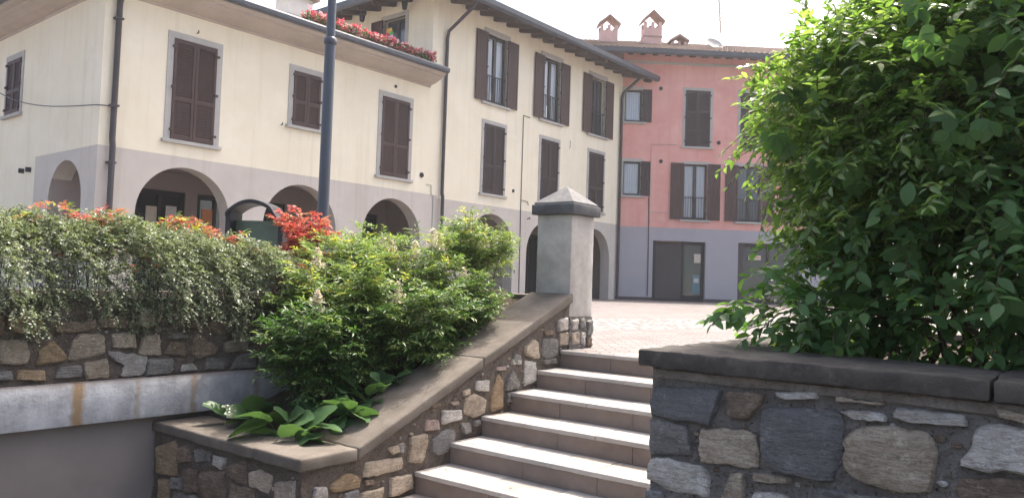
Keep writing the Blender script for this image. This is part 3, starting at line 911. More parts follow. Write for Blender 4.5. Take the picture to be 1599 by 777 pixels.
# downpipes: at the joint of the two wings, and at the inner corner
MB().tube([(-11.05, -1.15, 9.9), (-11.15, -0.9, 9.62), (-11.38, -0.12, 8.95), (-11.40, -0.09, 8.7), (-11.40, -0.09, 3.5), (-11.40, -0.13, 3.35), (-11.40, -0.13, 0)], 0.06, 10).build('downpipe', 'pipe', bB, smooth=True)
MB().tube([(-0.15, -1.15, 9.9), (-0.17, -0.9, 9.72), (-0.2, -0.15, 9.2), (-0.2, -0.1, 9.0), (-0.2, -0.1, 0)], 0.065, 10).build('downpipe', 'pipe', bB, smooth=True)
vent(bB, -7.57, 4.0, 0.06)
MB().tube([(-6.7, -0.02, 6.9), (-7.1, -0.02, 6.92), (-7.1, -0.02, 3.4), (-7.05, -0.02, 0.2)], 0.014, 6).build('conduit', 'dark', bB)
MB().tube([(-7.1, -0.025, 3.7), (-6.7, -0.025, 3.68), (-6.65, -0.025, 3.55)], 0.012, 6).build('conduit', 'dark', bB)
MB().tube([(-4.03, 0.0, 6.15), (-4.03, -0.05, 6.2), (-4.0, -0.05, 6.4), (-4.05, -0.04, 6.45)], 0.014, 6).build('wall_hook', 'framestone', bB)
MB().tube([(-6.5, 0.0, 3.05), (-6.6, -0.08, 3.08), (-6.75, -0.08, 3.02)], 0.02, 6).build('wall_hook', 'dark', bB)

# ------------------------------------------------------------------ pink building
bP = thing('pink_house', 'pink plastered house with grey ground floor beyond the piazza', 'house', PNK[0], PNK[1])
P1 = 11.0
mb = MB()
pw_small = [(0.5, 0.78, 7.98, 1.46), (0.5, 0.78, 4.66, 1.53)]
pw_closed = [(3.45, 1.14, 6.97, 2.56), (5.98, 1.14, 6.97, 2.56), (8.6, 1.14, 6.97, 2.56)]
pw_door = [(3.40, 1.08, 3.66, 2.52), (5.90, 1.08, 3.66, 2.52), (8.5, 1.08, 3.66, 2.52)]
wall_grid(mb, 0, P1, 3.27, 11.2, [(c - w / 2, c + w / 2, z, z + h) for c, w, z, h in pw_small + pw_closed + pw_door], front)
mb.quad((P1, 0, 0), (P1, 10, 0), (P1, 10, 11.2), (P1, 0, 11.2))
mb.quad((0, 10, 0), (P1, 10, 0), (P1, 10, 11.2), (0, 10, 11.2))
mb.build('wall', 'pinkplaster', bP)
mb = MB()
shops = [(1.55, 3.94, 0.0, 2.68), (5.43, 8.3, 0.0, 2.71)]
wall_grid(mb, 0, P1, 0.0, 3.27, shops, front, 0.35)
mb.build('ground_floor_wall', 'mauve', bP)
for a, b in ((0, 1.55), (3.94, 5.43), (8.3, P1)):
    MB().box(a, b, -0.025, 0.0, 0.0, 0.14).build('skirting', 'panel', bP)
for c, w_, z, h in pw_small:
    window(bP, (c, 0, z), 0, w_, h, fw=0.13, closed=False, shutters='R', glazed='curtain', sash=1, smat='shutterdark')
for c, w_, z, h in pw_closed:
    window(bP, (c, 0, z), 0, w_, h, fw=0.12, smat='shutterdark', mids=(0.28, 0.6))
for k, (c, w_, z, h) in enumerate(pw_door):
    window(bP, (c, 0, z), 0, w_, h, fw=0.12, closed=False, shutters='LR', glazed='curtain' if k == 0 else None, rail=1.03, smat='shutter', sill_over=0.03)
# shop fronts
MB().box(1.55, 1.70, 0.10, 0.30, 0.0, 2.68).build('shop_jamb', 'dark', bP)
MB().box(1.70, 2.90, 0.22, 0.28, 0.12, 2.62).build('shop_panel', 'panel', bP)
MB().box(1.56, 3.93, 0.08, 0.32, 0.0, 0.12).build('shop_threshold', 'dark', bP)
f = shopfront(bP, 2.90, 3.94, 0.12, 2.67, 0.2, door=False)
for z in (0.75, 1.15, 1.55, 1.95):
    MB().box(3.05, 3.55, 0.26, 0.45, z, z + 0.025).build('display_shelf', 'paper', f)
MB().box(3.50, 3.80, 0.245, 0.25, 1.75, 2.15).build('poster', 'signcream', f)
MB().box(3.45, 3.78, 0.245, 0.25, 0.35, 1.2).build('poster', plain('teal_poster', (0.12, 0.22, 0.25)), f)
MB().box(3.5, 3.72, 0.238, 0.243, 0.85, 1.05).build('poster', 'paper', f)
f = shopfront(bP, 5.43, 8.3, 0.02, 2.69, 0.2)
MB().box(5.43, 5.75, 0.16, 0.3, 0.02, 2.69).build('shop_jamb', 'panel', f)
sg = MB().box(5.95, 6.52, 0.12, 0.15, 1.97, 2.17).build('shop_sign', 'signcream', bP)
MB().box(5.99, 6.48, 0.112, 0.118, 2.045, 2.085).build('sign_lettering', 'orange', sg)
MB().box(6.1, 6.4, 0.112, 0.118, 2.11, 2.13).build('sign_lettering', 'dark', sg)
# cornice line, eave, rafters, gutter and tiles
MB().box(0.0, P1, -0.05, 0.0, 10.66, 10.76).build('string_course', 'framestone', bP)
mb = MB()
mb.quad((-3.5, -0.8, 10.98), (P1 + 0.6, -0.8, 10.98), (P1 + 0.6, 0.0, 11.22), (-3.5, 0.0, 11.22))
mb.build('roof_soffit', 'wood', bP)
for k in range(20):
    x = 0.25 + k * 0.56
    if x > P1 + 0.4: break
    MB().extrude([(-0.76, 10.95), (0.0, 11.18), (0.0, 11.04), (-0.70, 10.84), (-0.76, 10.86)], 'x', x - 0.05, x + 0.05).build('rafter', 'wood', bP)
MB().extrude([(-0.8 - u, 10.88 + v) for u, v in gp], 'x', -3.5, P1 + 0.65).build('gutter', 'metal', bP)
mb = MB()
PT = math.tan(R(20))
hemi_tiles(mb, -3.5, P1 + 0.65, -0.92, 11.06, 5.0, 11.06 + 5.92 * PT, rows=16)
ro = mb.build('roof', 'tile', bP)
MB().quad((-3.5, 5.0, 11.06 + 5.92 * PT), (P1 + 0.65, 5.0, 11.06 + 5.92 * PT), (P1 + 0.65, 10.9, 11.06), (-3.5, 10.9, 11.06)).build('rear_roof', 'tile', bP)
def chimney(x0, x1, y, ztop, zapex, band):
    base = 11.06 + (y + 0.92) * PT - 0.2
    d = x1 - x0
    c = MB().box(x0, x1, y, y + d * 0.8, base, ztop - 0.28).build('chimney', 'pinkchim', bP)
    for q in (0.0, 0.42, 0.84):
        for e in (0.0, 0.64):
            MB().box(x0 + d * q, x0 + d * q + d * 0.16, y + d * e, y + d * e + d * 0.16, ztop - 0.28, ztop).build('chimney_post', 'pinkchim', c)
    xm = (x0 + x1) / 2
    e = 0.12
    mb = MB()
    mb.extrude([(x0 - e, ztop - 0.03), (xm, zapex - 0.05), (x1 + e, ztop - 0.03), (x1 + e, ztop + 0.05), (xm, zapex + 0.03), (x0 - e, ztop + 0.05)], 'y', y - e, y + d * 0.8 + e)
    mb.build('chimney_cap', 'tile', c)
    if band:
        MB().box(x0 - 0.03, x1 + 0.03, y - 0.03, y + d * 0.8 + 0.03, ztop - 0.75, ztop - 0.69).build('chimney_band', 'tile', c)
chimney(-0.68, 0.16, 2.5, 13.22, 13.68, False)
chimney(1.44, 2.32, 2.5, 13.46, 14.02, True)
chimney(2.82, 3.54, 2.5, 12.56, 12.88, False)
for x, z in ((1.73, 9.55), (4.43, 7.2), (1.81, 6.25)):
    vent(bP, x, z, 0.09)
MB().tube([(1.36, -0.02, 3.4), (1.36, -0.02, 7.0), (2.5, -0.02, 7.03)], 0.012, 6).build('conduit', 'framestone', bP)
MB().tube([(1.30, -0.02, 4.6), (1.33, -0.02, 3.3), (1.35, -0.02, 0.2)], 0.02, 6).build('conduit', 'panel', bP)
MB().tube([(2.25, -0.02, 3.95), (1.45, -0.02, 3.95)], 0.012, 6).build('conduit', 'framestone', bP)

# aerial and dish standing on the pink roof
def pk(x, y, z):
    c, s = math.cos(PNK[1]), math.sin(PNK[1])
    return (PNK[0][0] + x * c - y * s, PNK[0][1] + x * s + y * c, z)
an = thing('roof_aerial', 'thin television aerial mast with small dish on the pink house roof', 'aerial', pk(5.2, 2.5, 12.3), PNK[1])
MB().tube([(0, 0, -0.1), (0, 0, 2.75)], 0.038, 6).build('mast', 'framestone', an)
for z, l in ((2.55, 0.25), (2.2, 0.22), (1.75, 0.3), (1.55, 0.3), (1.35, 0.25)):
    MB().tube([(-l, -0.15, z + 0.1), (l, 0.2, z - 0.1)], 0.022, 5).build('antenna_arm', 'framestone', an)
MB().lathe([(0.0, 0), (0.12, 0.012), (0.22, 0.045), (0.27, 0.09), (0.25, 0.09), (0.2, 0.06), (0.0, 0.02)], 20).build('dish', 'whitechim', an, smooth=True)
d = an.children[-1]; d.location = (-0.02, -0.1, 0.8); d.rotation_euler = (R(75), 0, R(-20))
sd = thing('satellite_dish', 'low pale satellite dish beside the aerial on the pink roof', 'satellite dish', pk(4.8, 2.3, 12.15), PNK[1])
MB().lathe([(0.0, 0), (0.2, 0.02), (0.36, 0.08), (0.44, 0.15), (0.42, 0.16), (0.34, 0.1), (0.0, 0.04)], 24).build('dish', 'framestone', sd, smooth=True)
d = sd.children[-1]; d.rotation_euler = (R(50), 0, R(15)); d.location = (0, 0, 0.2)
MB().tube([(0, 0.15, -0.2), (0, 0.1, 0.25)], 0.03, 6).build('bracket', 'dark', sd)

# ------------------------------------------------------------------ stones
RIGHT_STONES=[
('bluegrey',[(2.473,0.171),(2.79,0.202),(2.745,0.057),(2.471,0.06)]),
('brown',[(2.817,0.2),(2.969,0.205),(2.962,0.168),(2.905,0.096),(2.823,0.097)]),
('pale',[(3.018,0.219),(3.178,0.237),(3.178,0.213),(3.042,0.194)]),
('bluegrey',[(2.97,0.141),(3.043,0.162),(3.198,0.169),(3.261,0.154),(3.266,0.014),(3.231,-0.09),(2.999,-0.076),(2.965,0.015)]),
('tan',[(2.709,0.027),(2.855,0.044),(2.927,0.042),(2.949,-0.06),(2.946,-0.092),(2.708,-0.1),(2.701,-0.025)]),
('grey',[(2.467,0.037),(2.64,0.035),(2.662,-0.082),(2.471,-0.112)]),
('pale',[(2.472,-0.13),(2.597,-0.118),(2.736,-0.137),(2.743,-0.245),(2.572,-0.248),(2.459,-0.22)]),
('tan',[(2.833,-0.137),(2.892,-0.123),(2.895,-0.256),(2.792,-0.261)]),
('tan',[(2.934,-0.115),(3.079,-0.106),(3.076,-0.13),(2.935,-0.144)]),
('pale',[(2.935,-0.192),(3.009,-0.174),(3.081,-0.186),(3.082,-0.25),(2.929,-0.274)]),
('bluegrey',[(3.165,-0.133),(3.275,-0.12),(3.319,-0.149),(3.306,-0.219),(3.158,-0.227)]),
('bluegrey',[(2.456,-0.27),(2.534,-0.264),(2.555,-0.333),(2.454,-0.371)]),
('tan',[(3.244,0.229),(3.317,0.222),(3.401,0.224),(3.405,0.214),(3.245,0.21)]),
('pale',[(3.26,0.169),(3.317,0.184),(3.412,0.181),(3.422,0.157),(3.311,0.148)]),
('pale',[(3.456,0.209),(3.554,0.214),(3.667,0.211),(3.674,0.173),(3.529,0.164),(3.446,0.171)]),
('tan',[(3.279,0.077),(3.311,0.108),(3.409,0.133),(3.523,0.131),(3.568,0.12),(3.575,0.035),(3.56,-0.066),(3.512,-0.079),(3.349,-0.08),(3.285,-0.043),(3.276,0.031)]),
('pale',[(3.662,0.057),(3.692,0.117),(3.704,0.16),(3.734,0.185),(3.927,0.179),(3.954,0.04),(3.776,0.042),(3.717,0.025),(3.663,0.043)]),
('brown',[(3.651,-0.015),(3.699,0.004),(3.842,0.02),(3.927,0.002),(3.906,-0.074),(3.651,-0.091)]),
('grey',[(3.293,-0.132),(3.446,-0.113),(3.466,-0.178),(3.294,-0.206)]),
('tan',[(3.757,0.25),(3.872,0.237),(3.877,0.205),(3.769,0.217)]),
('tan',[(3.499,-0.121),(3.627,-0.096),(3.627,-0.165),(3.5,-0.193)]),
('tan',[(2.602,-0.315),(2.739,-0.296),(2.741,-0.379),(2.595,-0.402)]),
]
BEAM_STONES=[
('ochre',[(-1.08,0.28),(-1.0,0.29),(-0.87,0.26),(-0.87,0.16),(-1.01,0.16),(-1.06,0.2)]),
('brown',[(-0.79,0.24),(-0.63,0.23),(-0.52,0.25),(-0.52,0.19),(-0.65,0.15),(-0.77,0.16)]),
('brown',[(-0.5,0.25),(-0.33,0.28),(-0.29,0.25),(-0.29,0.18),(-0.47,0.19)]),
('tan',[(-1.12,0.11),(-0.97,0.11),(-0.93,0.01),(-0.96,-0.05),(-1.09,-0.04),(-1.11,-0.03)]),
('ochre',[(-0.79,0.11),(-0.7,-0.01),(-0.71,-0.04),(-0.89,-0.06),(-0.87,0.05)]),
('tan',[(-0.62,0.14),(-0.46,0.14),(-0.44,0.01),(-0.55,-0.03),(-0.68,-0.03),(-0.67,0.09)]),
('tan',[(-0.39,0.14),(-0.24,0.15),(-0.22,0.03),(-0.38,0.04)]),
('ochre',[(-1.0,-0.09),(-0.84,-0.1),(-0.83,-0.17),(-1.0,-0.15)]),
('grey',[(-0.74,-0.08),(-0.6,-0.08),(-0.59,-0.16),(-0.77,-0.16)]),
('tan',[(-0.58,-0.07),(-0.42,-0.04),(-0.4,-0.18),(-0.56,-0.18)]),
('pale',[(-0.41,0.01),(-0.27,-0.01),(-0.13,-0.04),(-0.15,-0.17),(-0.23,-0.18),(-0.32,-0.17),(-0.3,-0.1),(-0.38,-0.04)]),
('grey',[(-1.16,-0.09),(-1.04,-0.09),(-1.03,-0.15),(-1.16,-0.14)]),
('brown',[(-1.3,0.12),(-1.15,0.13),(-1.15,-0.02),(-1.29,-0.03)]),
('tan',[(-1.34,-0.07),(-1.19,-0.08),(-1.19,-0.14),(-1.34,-0.13)]),
('brown',[(-1.29,0.29),(-1.11,0.29),(-1.1,0.16),(-1.26,0.15)]),
('tan',[(-1.51,0.28),(-1.33,0.28),(-1.31,0.16),(-1.5,0.17)]),
('grey',[(-1.5,0.11),(-1.33,0.11),(-1.32,-0.02),(-1.49,-0.0)]),
('tan',[(-0.17,0.32),(-0.09,0.31),(-0.1,0.19),(-0.14,0.18),(-0.23,0.2)]),
('tan',[(-0.16,0.11),(-0.04,0.12),(-0.02,-0.03),(-0.09,-0.03),(-0.19,-0.02)]),
('grey',[(0.02,0.11),(0.1,0.14),(0.2,0.11),(0.19,0.09),(0.02,0.09)]),
('brown',[(0.04,0.07),(0.16,0.05),(0.2,-0.06),(0.0,-0.03)]),
('brown',[(0.26,0.13),(0.35,0.06),(0.45,-0.0),(0.43,-0.04),(0.27,-0.08),(0.22,0.0)]),
('tan',[(0.5,0.04),(0.72,0.08),(0.73,-0.03),(0.52,-0.04)]),
('grey',[(-0.12,-0.07),(0.07,-0.07),(0.09,-0.15),(0.05,-0.18),(-0.13,-0.18)]),
('grey',[(0.36,-0.08),(0.55,-0.09),(0.53,-0.18),(0.34,-0.17)]),
('grey',[(0.65,-0.07),(0.78,-0.06),(0.81,-0.18),(0.58,-0.18)]),
('brown',[(0.37,0.21),(0.58,0.22),(0.57,0.12),(0.46,0.1),(0.35,0.16)]),
('brown',[(0.2,0.24),(0.3,0.23),(0.3,0.16),(0.2,0.17)]),
('pale',[(0.15,-0.12),(0.25,-0.12),(0.28,-0.17),(0.14,-0.17)]),
('brown',[(0.65,0.22),(0.83,0.2),(0.81,0.12),(0.64,0.11)]),
('brown',[(0.83,0.07),(0.99,0.08),(1.0,-0.03),(0.82,-0.05)]),
('grey',[(0.84,-0.08),(1.03,-0.06),(1.06,-0.18),(0.85,-0.18)]),
('brown',[(0.89,0.24),(1.08,0.25),(1.09,0.12),(0.91,0.11)]),
('grey',[(1.06,0.08),(1.27,0.09),(1.27,-0.03),(1.07,-0.04)]),
('brown',[(1.1,-0.07),(1.31,-0.06),(1.33,-0.18),(1.11,-0.18)]),
]
STAIR_STONES=[
('tan',[(-1.945,-0.544),(-1.767,-0.542),(-1.753,-0.611),(-1.804,-0.742),(-1.954,-0.718),(-1.941,-0.623)]),
('bluegrey',[(-1.569,-0.535),(-1.455,-0.556),(-1.44,-0.642),(-1.529,-0.711),(-1.65,-0.713),(-1.712,-0.657),(-1.696,-0.592)]),
('pale',[(-1.597,-0.388),(-1.4,-0.403),(-1.385,-0.474),(-1.602,-0.489)]),
('pink',[(-1.782,-0.434),(-1.654,-0.449),(-1.64,-0.525),(-1.788,-0.513)]),
('tan',[(-1.34,-0.317),(-1.232,-0.292),(-1.104,-0.348),(-1.099,-0.457),(-1.222,-0.479),(-1.344,-0.437)]),
('pale',[(-1.215,-0.193),(-1.043,-0.197),(-1.062,-0.286),(-1.222,-0.264)]),
('ochre',[(-0.927,-0.157),(-0.862,-0.229),(-0.876,-0.438),(-1.018,-0.452),(-1.013,-0.32)]),
('grey',[(-0.731,-0.141),(-0.636,-0.248),(-0.659,-0.3),(-0.822,-0.3),(-0.79,-0.205)]),
('pale',[(-0.555,-0.067),(-0.406,-0.092),(-0.398,-0.251),(-0.556,-0.285)]),
('tan',[(-1.375,-0.258),(-1.289,-0.244),(-1.287,-0.287),(-1.363,-0.294)]),
('pink',[(-0.966,-0.094),(-0.833,-0.096),(-0.831,-0.129),(-0.952,-0.125)]),
('tan',[(-1.509,-0.328),(-1.414,-0.331),(-1.423,-0.358),(-1.497,-0.35)]),
('grey',[(-1.383,-0.51),(-1.275,-0.516),(-1.26,-0.589),(-1.346,-0.599)]),
('grey',[(-2.061,-0.573),(-2.011,-0.574),(-2.013,-0.638),(-2.061,-0.637)]),
('pale',[(-0.736,-0.041),(-0.621,-0.043),(-0.618,-0.094),(-0.734,-0.09)]),
('grey',[(-1.22,-0.508),(-1.141,-0.511),(-1.139,-0.554),(-1.218,-0.551)]),
('brown',[(-1.75,-0.317),(-1.632,-0.302),(-1.63,-0.343),(-1.728,-0.353)]),
('grey',[(-0.808,-0.324),(-0.753,-0.329),(-0.754,-0.405),(-0.816,-0.406)]),
('tan',[(-0.571,0.051),(-0.442,0.11),(-0.373,0.094),(-0.342,-0.053),(-0.433,-0.054),(-0.557,-0.002)]),
('grey',[(-0.305,0.105),(-0.247,0.119),(-0.079,0.103),(-0.072,-0.041),(-0.202,-0.075),(-0.298,-0.029)]),
('pale',[(-0.064,0.274),(0.084,0.299),(0.107,0.187),(-0.047,0.177)]),
('tan',[(-0.033,0.156),(0.109,0.159),(0.115,0.047),(-0.04,0.047)]),
('brown',[(-0.298,0.185),(-0.133,0.194),(-0.13,0.146),(-0.284,0.144)]),
('grey',[(-0.729,0.001),(-0.633,-0.011),(-0.618,-0.089),(-0.724,-0.088)]),
('grey',[(-0.283,-0.083),(-0.082,-0.068),(-0.055,-0.117),(-0.27,-0.117)]),
('tan',[(-2.372,-0.653),(-2.026,-0.676),(-2.015,-0.748),(-2.173,-0.762),(-2.379,-0.749)]),
('tan',[(-2.158,-0.587),(-2.012,-0.572),(-2.009,-0.619),(-2.117,-0.639)]),
('tan',[(-2.121,-0.803),(-1.913,-0.821),(-1.894,-0.919),(-2.127,-0.934)]),
('ochre',[(-2.669,-0.756),(-2.541,-0.694),(-2.426,-0.74),(-2.41,-0.813),(-2.645,-0.803)]),
('tan',[(-2.396,-0.86),(-2.193,-0.854),(-2.201,-0.942),(-2.417,-0.908)]),
('bluegrey',[(-2.545,-0.831),(-2.432,-0.826),(-2.421,-0.924),(-2.553,-0.898)]),
('brown',[(-2.377,-0.775),(-2.282,-0.784),(-2.28,-0.82),(-2.364,-0.809)]),
('pale',[(-2.795,-0.749),(-2.701,-0.759),(-2.685,-0.854),(-2.801,-0.831)]),
('tan',[(-2.163,-0.959),(-1.971,-0.97),(-1.965,-1.073),(-2.158,-1.041)]),
('brown',[(-2.392,-0.939),(-2.199,-0.97),(-2.194,-1.061),(-2.399,-1.016)]),
('tan',[(-2.661,-0.901),(-2.461,-0.943),(-2.456,-1.03),(-2.657,-0.977)]),
]
FRONT_STONES=[
('ochre',[(-1.744,-0.732),(-1.487,-0.654),(-1.463,-0.902),(-1.723,-0.937)]),
('brown',[(-1.446,-0.697),(-1.333,-0.66),(-1.269,-0.773),(-1.436,-0.801)]),
('grey',[(-1.209,-0.669),(-1.023,-0.659),(-1.033,-0.734),(-1.192,-0.76)]),
('pale',[(-0.988,-0.681),(-0.826,-0.673),(-0.851,-0.758),(-0.982,-0.744)]),
('brown',[(-0.806,-0.724),(-0.595,-0.653),(-0.568,-0.797),(-0.657,-0.822),(-0.801,-0.786)]),
('tan',[(-0.529,-0.721),(-0.429,-0.686),(-0.292,-0.705),(-0.304,-0.826),(-0.523,-0.806)]),
('brown',[(-1.352,-0.835),(-1.161,-0.821),(-1.147,-0.972),(-1.336,-1.003)]),
('brown',[(-1.118,-0.823),(-0.834,-0.764),(-0.816,-0.977),(-1.1,-1.023)]),
('brown',[(-0.764,-0.842),(-0.477,-0.824),(-0.485,-0.912),(-0.74,-0.953)]),
('ochre',[(-1.71,-0.974),(-1.56,-0.957),(-1.545,-1.11),(-1.693,-1.139)]),
('grey',[(-1.525,-0.932),(-1.398,-0.914),(-1.391,-0.994),(-1.518,-1.008)]),
('tan',[(-0.24,-0.738),(-0.066,-0.698),(-0.031,-0.823),(-0.217,-0.859)]),
('pale',[(-0.052,-0.696),(0.026,-0.682),(0.035,-0.81),(-0.043,-0.825)]),
('grey',[(-1.497,-1.033),(-1.179,-1.001),(-1.168,-1.12),(-1.485,-1.156)]),
('tan',[(-1.122,-1.064),(-0.83,-1.006),(-0.819,-1.138),(-1.11,-1.191)]),
('brown',[(-0.767,-1.003),(-0.497,-0.94),(-0.487,-1.067),(-0.758,-1.107)]),
('grey',[(-0.458,-0.881),(-0.273,-0.853),(-0.264,-0.978),(-0.448,-1.007)]),
('ochre',[(-1.69,-1.177),(-1.523,-1.144),(-1.511,-1.267),(-1.678,-1.292)]),
]


def stone_mesh(poly, proud, seed):
    r = random.Random(seed)
    cu = sum(p[0] for p in poly) / len(poly)
    cv = sum(p[1] for p in poly) / len(poly)
    size = max(max(p[0] for p in poly) - min(p[0] for p in poly), max(p[1] for p in poly) - min(p[1] for p in poly))
    ring = []
    n = len(poly)
    for k in range(n):
        a, b = poly[k], poly[(k + 1) % n]
        L = math.hypot(b[0] - a[0], b[1] - a[1])
        m_ = max(2, min(6, int(L / (0.13 * size)) + 1))
        for j in range(m_):
            t = j / m_
            # corners are cut a little, edges wander
            u, v = a[0] + (b[0] - a[0]) * t, a[1] + (b[1] - a[1]) * t
            jit = 0.02 * size
            sh = 0.955 if j == 0 else 1.0
            ring.append((cu + (u - cu) * sh + r.uniform(-jit, jit), cv + (v - cv) * sh + r.uniform(-jit, jit)))
    V, F = [], []
    k = len(ring)
    tilt = (r.uniform(-.10, .10), r.uniform(-.10, .10))
    off = Vector((r.uniform(0, 50), r.uniform(0, 50), r.uniform(0, 50)))
    def relief(u, v):
        p = Vector((u, v, 0.0))
        a = noise3.noise(p * (2.6 / size) + off) * 0.55 + noise3.noise(p * (6.5 / size) + off) * 0.3
        # broken facets: the height is partly stepped
        return 0.6 * a + 0.4 * round(a * 4) / 4
    for s, d in ((1.02, 0.03), (1.0, -proud * 0.2), (0.94, -proud * 0.75), (0.80, -proud), (0.60, -proud), (0.40, -proud), (0.20, -proud)):
        for u, v in ring:
            du, dv = (u - cu) * s, (v - cv) * s
            jj = 0 if s >= 1.0 else relief(du, dv) * proud * 0.7
            V.append((du, d - jj + (du * tilt[0] + dv * tilt[1] if s < 1 else 0), dv))
    V.append((0, -proud - relief(0, 0) * proud * 0.7, 0))
    for l in range(6):
        for j in range(k):
            j2 = (j + 1) % k
            F.append((l * k + j, l * k + j2, (l + 1) * k + j2, (l + 1) * k + j))
    for j in range(k):
        F.append((6 * k + j, 6 * k + (j + 1) % k, 7 * k))
    me = bpy.data.meshes.new('stone')
    me.from_pydata(V, [], F)
    bm = bmesh.new(); bm.from_mesh(me); bmesh.ops.recalc_face_normals(bm, faces=bm.faces); bm.to_mesh(me); bm.free()
    me.polygons.foreach_set('use_smooth', [True] * len(me.polygons))
    me.set_sharp_from_angle(angle=R(38))
    return me, cu, cv

def stones(lst, parent, place, rz, proud, seed, grow=1.07):
    for i, (c, poly) in enumerate(lst):
        gu, gv = sum(p[0] for p in poly) / len(poly), sum(p[1] for p in poly) / len(poly)
        poly = [(gu + (u - gu) * grow, gv + (v - gv) * grow) for u, v in poly]
        me, cu, cv = stone_mesh(poly, proud * random.uniform(0.7, 1.25), seed + i)
        o = obj('stone', me, c, parent)
        o.location = place(cu, cv)
        o.rotation_euler = (0, 0, rz)

def rough_panel(mb, u0, u1, v0, v1, fn, step=0.05, amp=0.012, seed=1):
    """mortar face with an uneven surface"""
    r = random.Random(seed)
    nu, nv = max(1, int((u1 - u0) / step)), max(1, int((v1 - v0) / step))
    base = len(mb.v)
    for j in range(nv + 1):
        for i in range(nu + 1):
            e = 0 if i in (0, nu) or j in (0, nv) else r.uniform(-amp, amp)
            mb.v.append(fn(u0 + (u1 - u0) * i / nu, e, v0 + (v1 - v0) * j / nv))
    for j in range(nv):
        for i in range(nu):
            a = base + j * (nu + 1) + i
            mb.f.append((a, a + 1, a + nu + 2, a + nu + 1))

def chips(parent, n, u0, u1, v0, v1, lst, place, rz, seed, ok=lambda u, v: True):
    """little stones in the wide joints, kept clear of the big ones"""
    r = random.Random(seed)
    boxes = [(min(p[0] for p in q), max(p[0] for p in q), min(p[1] for p in q), max(p[1] for p in q)) for c, q in lst]
    done = 0
    for k in range(n * 40):
        if done >= n:
            break
        u, v, s = r.uniform(u0, u1), r.uniform(v0, v1), r.uniform(0.008, 0.02)
        if not ok(u, v) or any(b[0] - s < u < b[1] + s and b[2] - s < v < b[3] + s for b in boxes):
            continue
        boxes.append((u - s, u + s, v - s, v + s))
        m_ = r.randint(5, 7)
        a0 = r.uniform(0, 6)
        poly = [(u + s * r.uniform(.7, 1.5) * math.cos(a0 + 6.283 * j / m_), v + s * r.uniform(.6, 1.0) * math.sin(a0 + 6.283 * j / m_)) for j in range(m_)]
        me, cu, cv = stone_mesh(poly, 0.009, seed * 1000 + k)
        o = obj('stone_chip', me, r.choice(('grey', 'tan', 'brown', 'pale')), parent)
        o.location = place(cu, cv)
        o.rotation_euler = (0, 0, rz)
        done += 1

# ------------------------------------------------------------------ stairs
NSTEP = 9
WST = 2.47
stair = thing('stone_stairs', 'wide stone stairs climbing to the piazza between two rubble walls', 'stairs', STL, STR)
mb = MB()
prof = [(0.6, -1.46), (0.6, -0.034)]
for i in range(NSTEP):
    prof += [(-TREAD * i + 0.03, -RISE * i - 0.034), (-TREAD * i + 0.03, -RISE * (i + 1) - 0.034)]
prof[-1] = (prof[-1][0], -1.46)
mb.extrude(prof, 'x', 0.004, WST - 0.004)
mb.build('stair_core', 'mortar', stair)
rs = random.Random(4)
for i in range(NSTEP):
    yf, zt = -TREAD * i, -RISE * i
    depth = TREAD + 0.025 if i else 0.40
    # nosing strips
    cuts = [0.0]
    while cuts[-1] < WST - 0.5:
        cuts.append(min(WST, cuts[-1] + rs.uniform(0.75, 1.1)))
    cuts[-1] = WST
    for a, b in zip(cuts[:-1], cuts[1:]):
        o = MB().box(a + 0.002, b - 0.002, yf - 0.012, yf + 0.065, zt - 0.034, zt + rs.uniform(-.001, .001)).build('nosing', 'tread', stair, bevel=0.004, segs=1, rough=0.004, cell=0.05)
    cuts = [0.0]
    while cuts[-1] < WST - 0.35:
        cuts.append(cuts[-1] + rs.uniform(0.34, 0.62))
    cuts[-1] = WST
    for a, b in zip(cuts[:-1], cuts[1:]):
        MB().box(a + 0.003, b - 0.003, yf + 0.069, yf + depth, zt - 0.034, zt + rs.uniform(-.003, .002)).build('tread_tile', rs.choice(('tread', 'tread', 'tread', 'treadwarm', 'treadgrey')), stair, bevel=0.003, segs=1)
    cuts = [0.0]
    while cuts[-1] < WST - 0.4:
        cuts.append(cuts[-1] + rs.uniform(0.5, 0.75))
    cuts[-1] = WST
    for a, b in zip(cuts[:-1], cuts[1:]):
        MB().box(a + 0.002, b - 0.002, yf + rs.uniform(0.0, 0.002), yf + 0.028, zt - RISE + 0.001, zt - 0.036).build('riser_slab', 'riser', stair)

fallen = MB()
for k in range(26):
    i = rs.randint(1, 7)
    x, y, z = rs.uniform(0.02, 1.9) * rs.uniform(0.1, 1), -TREAD * i + rs.uniform(0.12, 0.36), -RISE * i + 0.006
    a, l = rs.uniform(0, 6.28), rs.uniform(0.012, 0.022)
    c, s_ = math.cos(a), math.sin(a)
    fallen.quad(*[(x + u * l * c - v * l * s_, y + u * l * s_ + v * l * c, z + e) for u, v, e in ((-1, 0, 0), (0, -.45, .004), (1, 0, .002), (0, .45, .006))])
o = fallen.build('fallen_leaves', plain('dry_leaf', (0.22, 0.14, 0.06)))
o.location = STL; o.rotation_euler = (0, 0, STR); o['kind'] = 'stuff'
o['label'] = 'dry fallen leaves scattered on the stair treads'; o['category'] = 'leaves'

# ------------------------------------------------------------------ left stair wall (front and flank), its coping, the pillar
SLOPE = 0.41
def cap_z(b):
    return -0.535 if b < -2.47 else -0.535 + (b + 2.47) * SLOPE
sw = thing('stair_wall', 'rubble stone wall with sloping coping along the left of the stairs', 'wall', STL, STR)
mb = MB()
TH = 0.085
core = [(-2.90, -1.46), (-2.90, cap_z(-3) - TH + 0.005), (-2.47, cap_z(-3) - TH + 0.005), (0.13, cap_z(0.13) - TH + 0.005), (0.13, -1.46)]
mb.extrude(core, 'x', -0.40, -0.012)
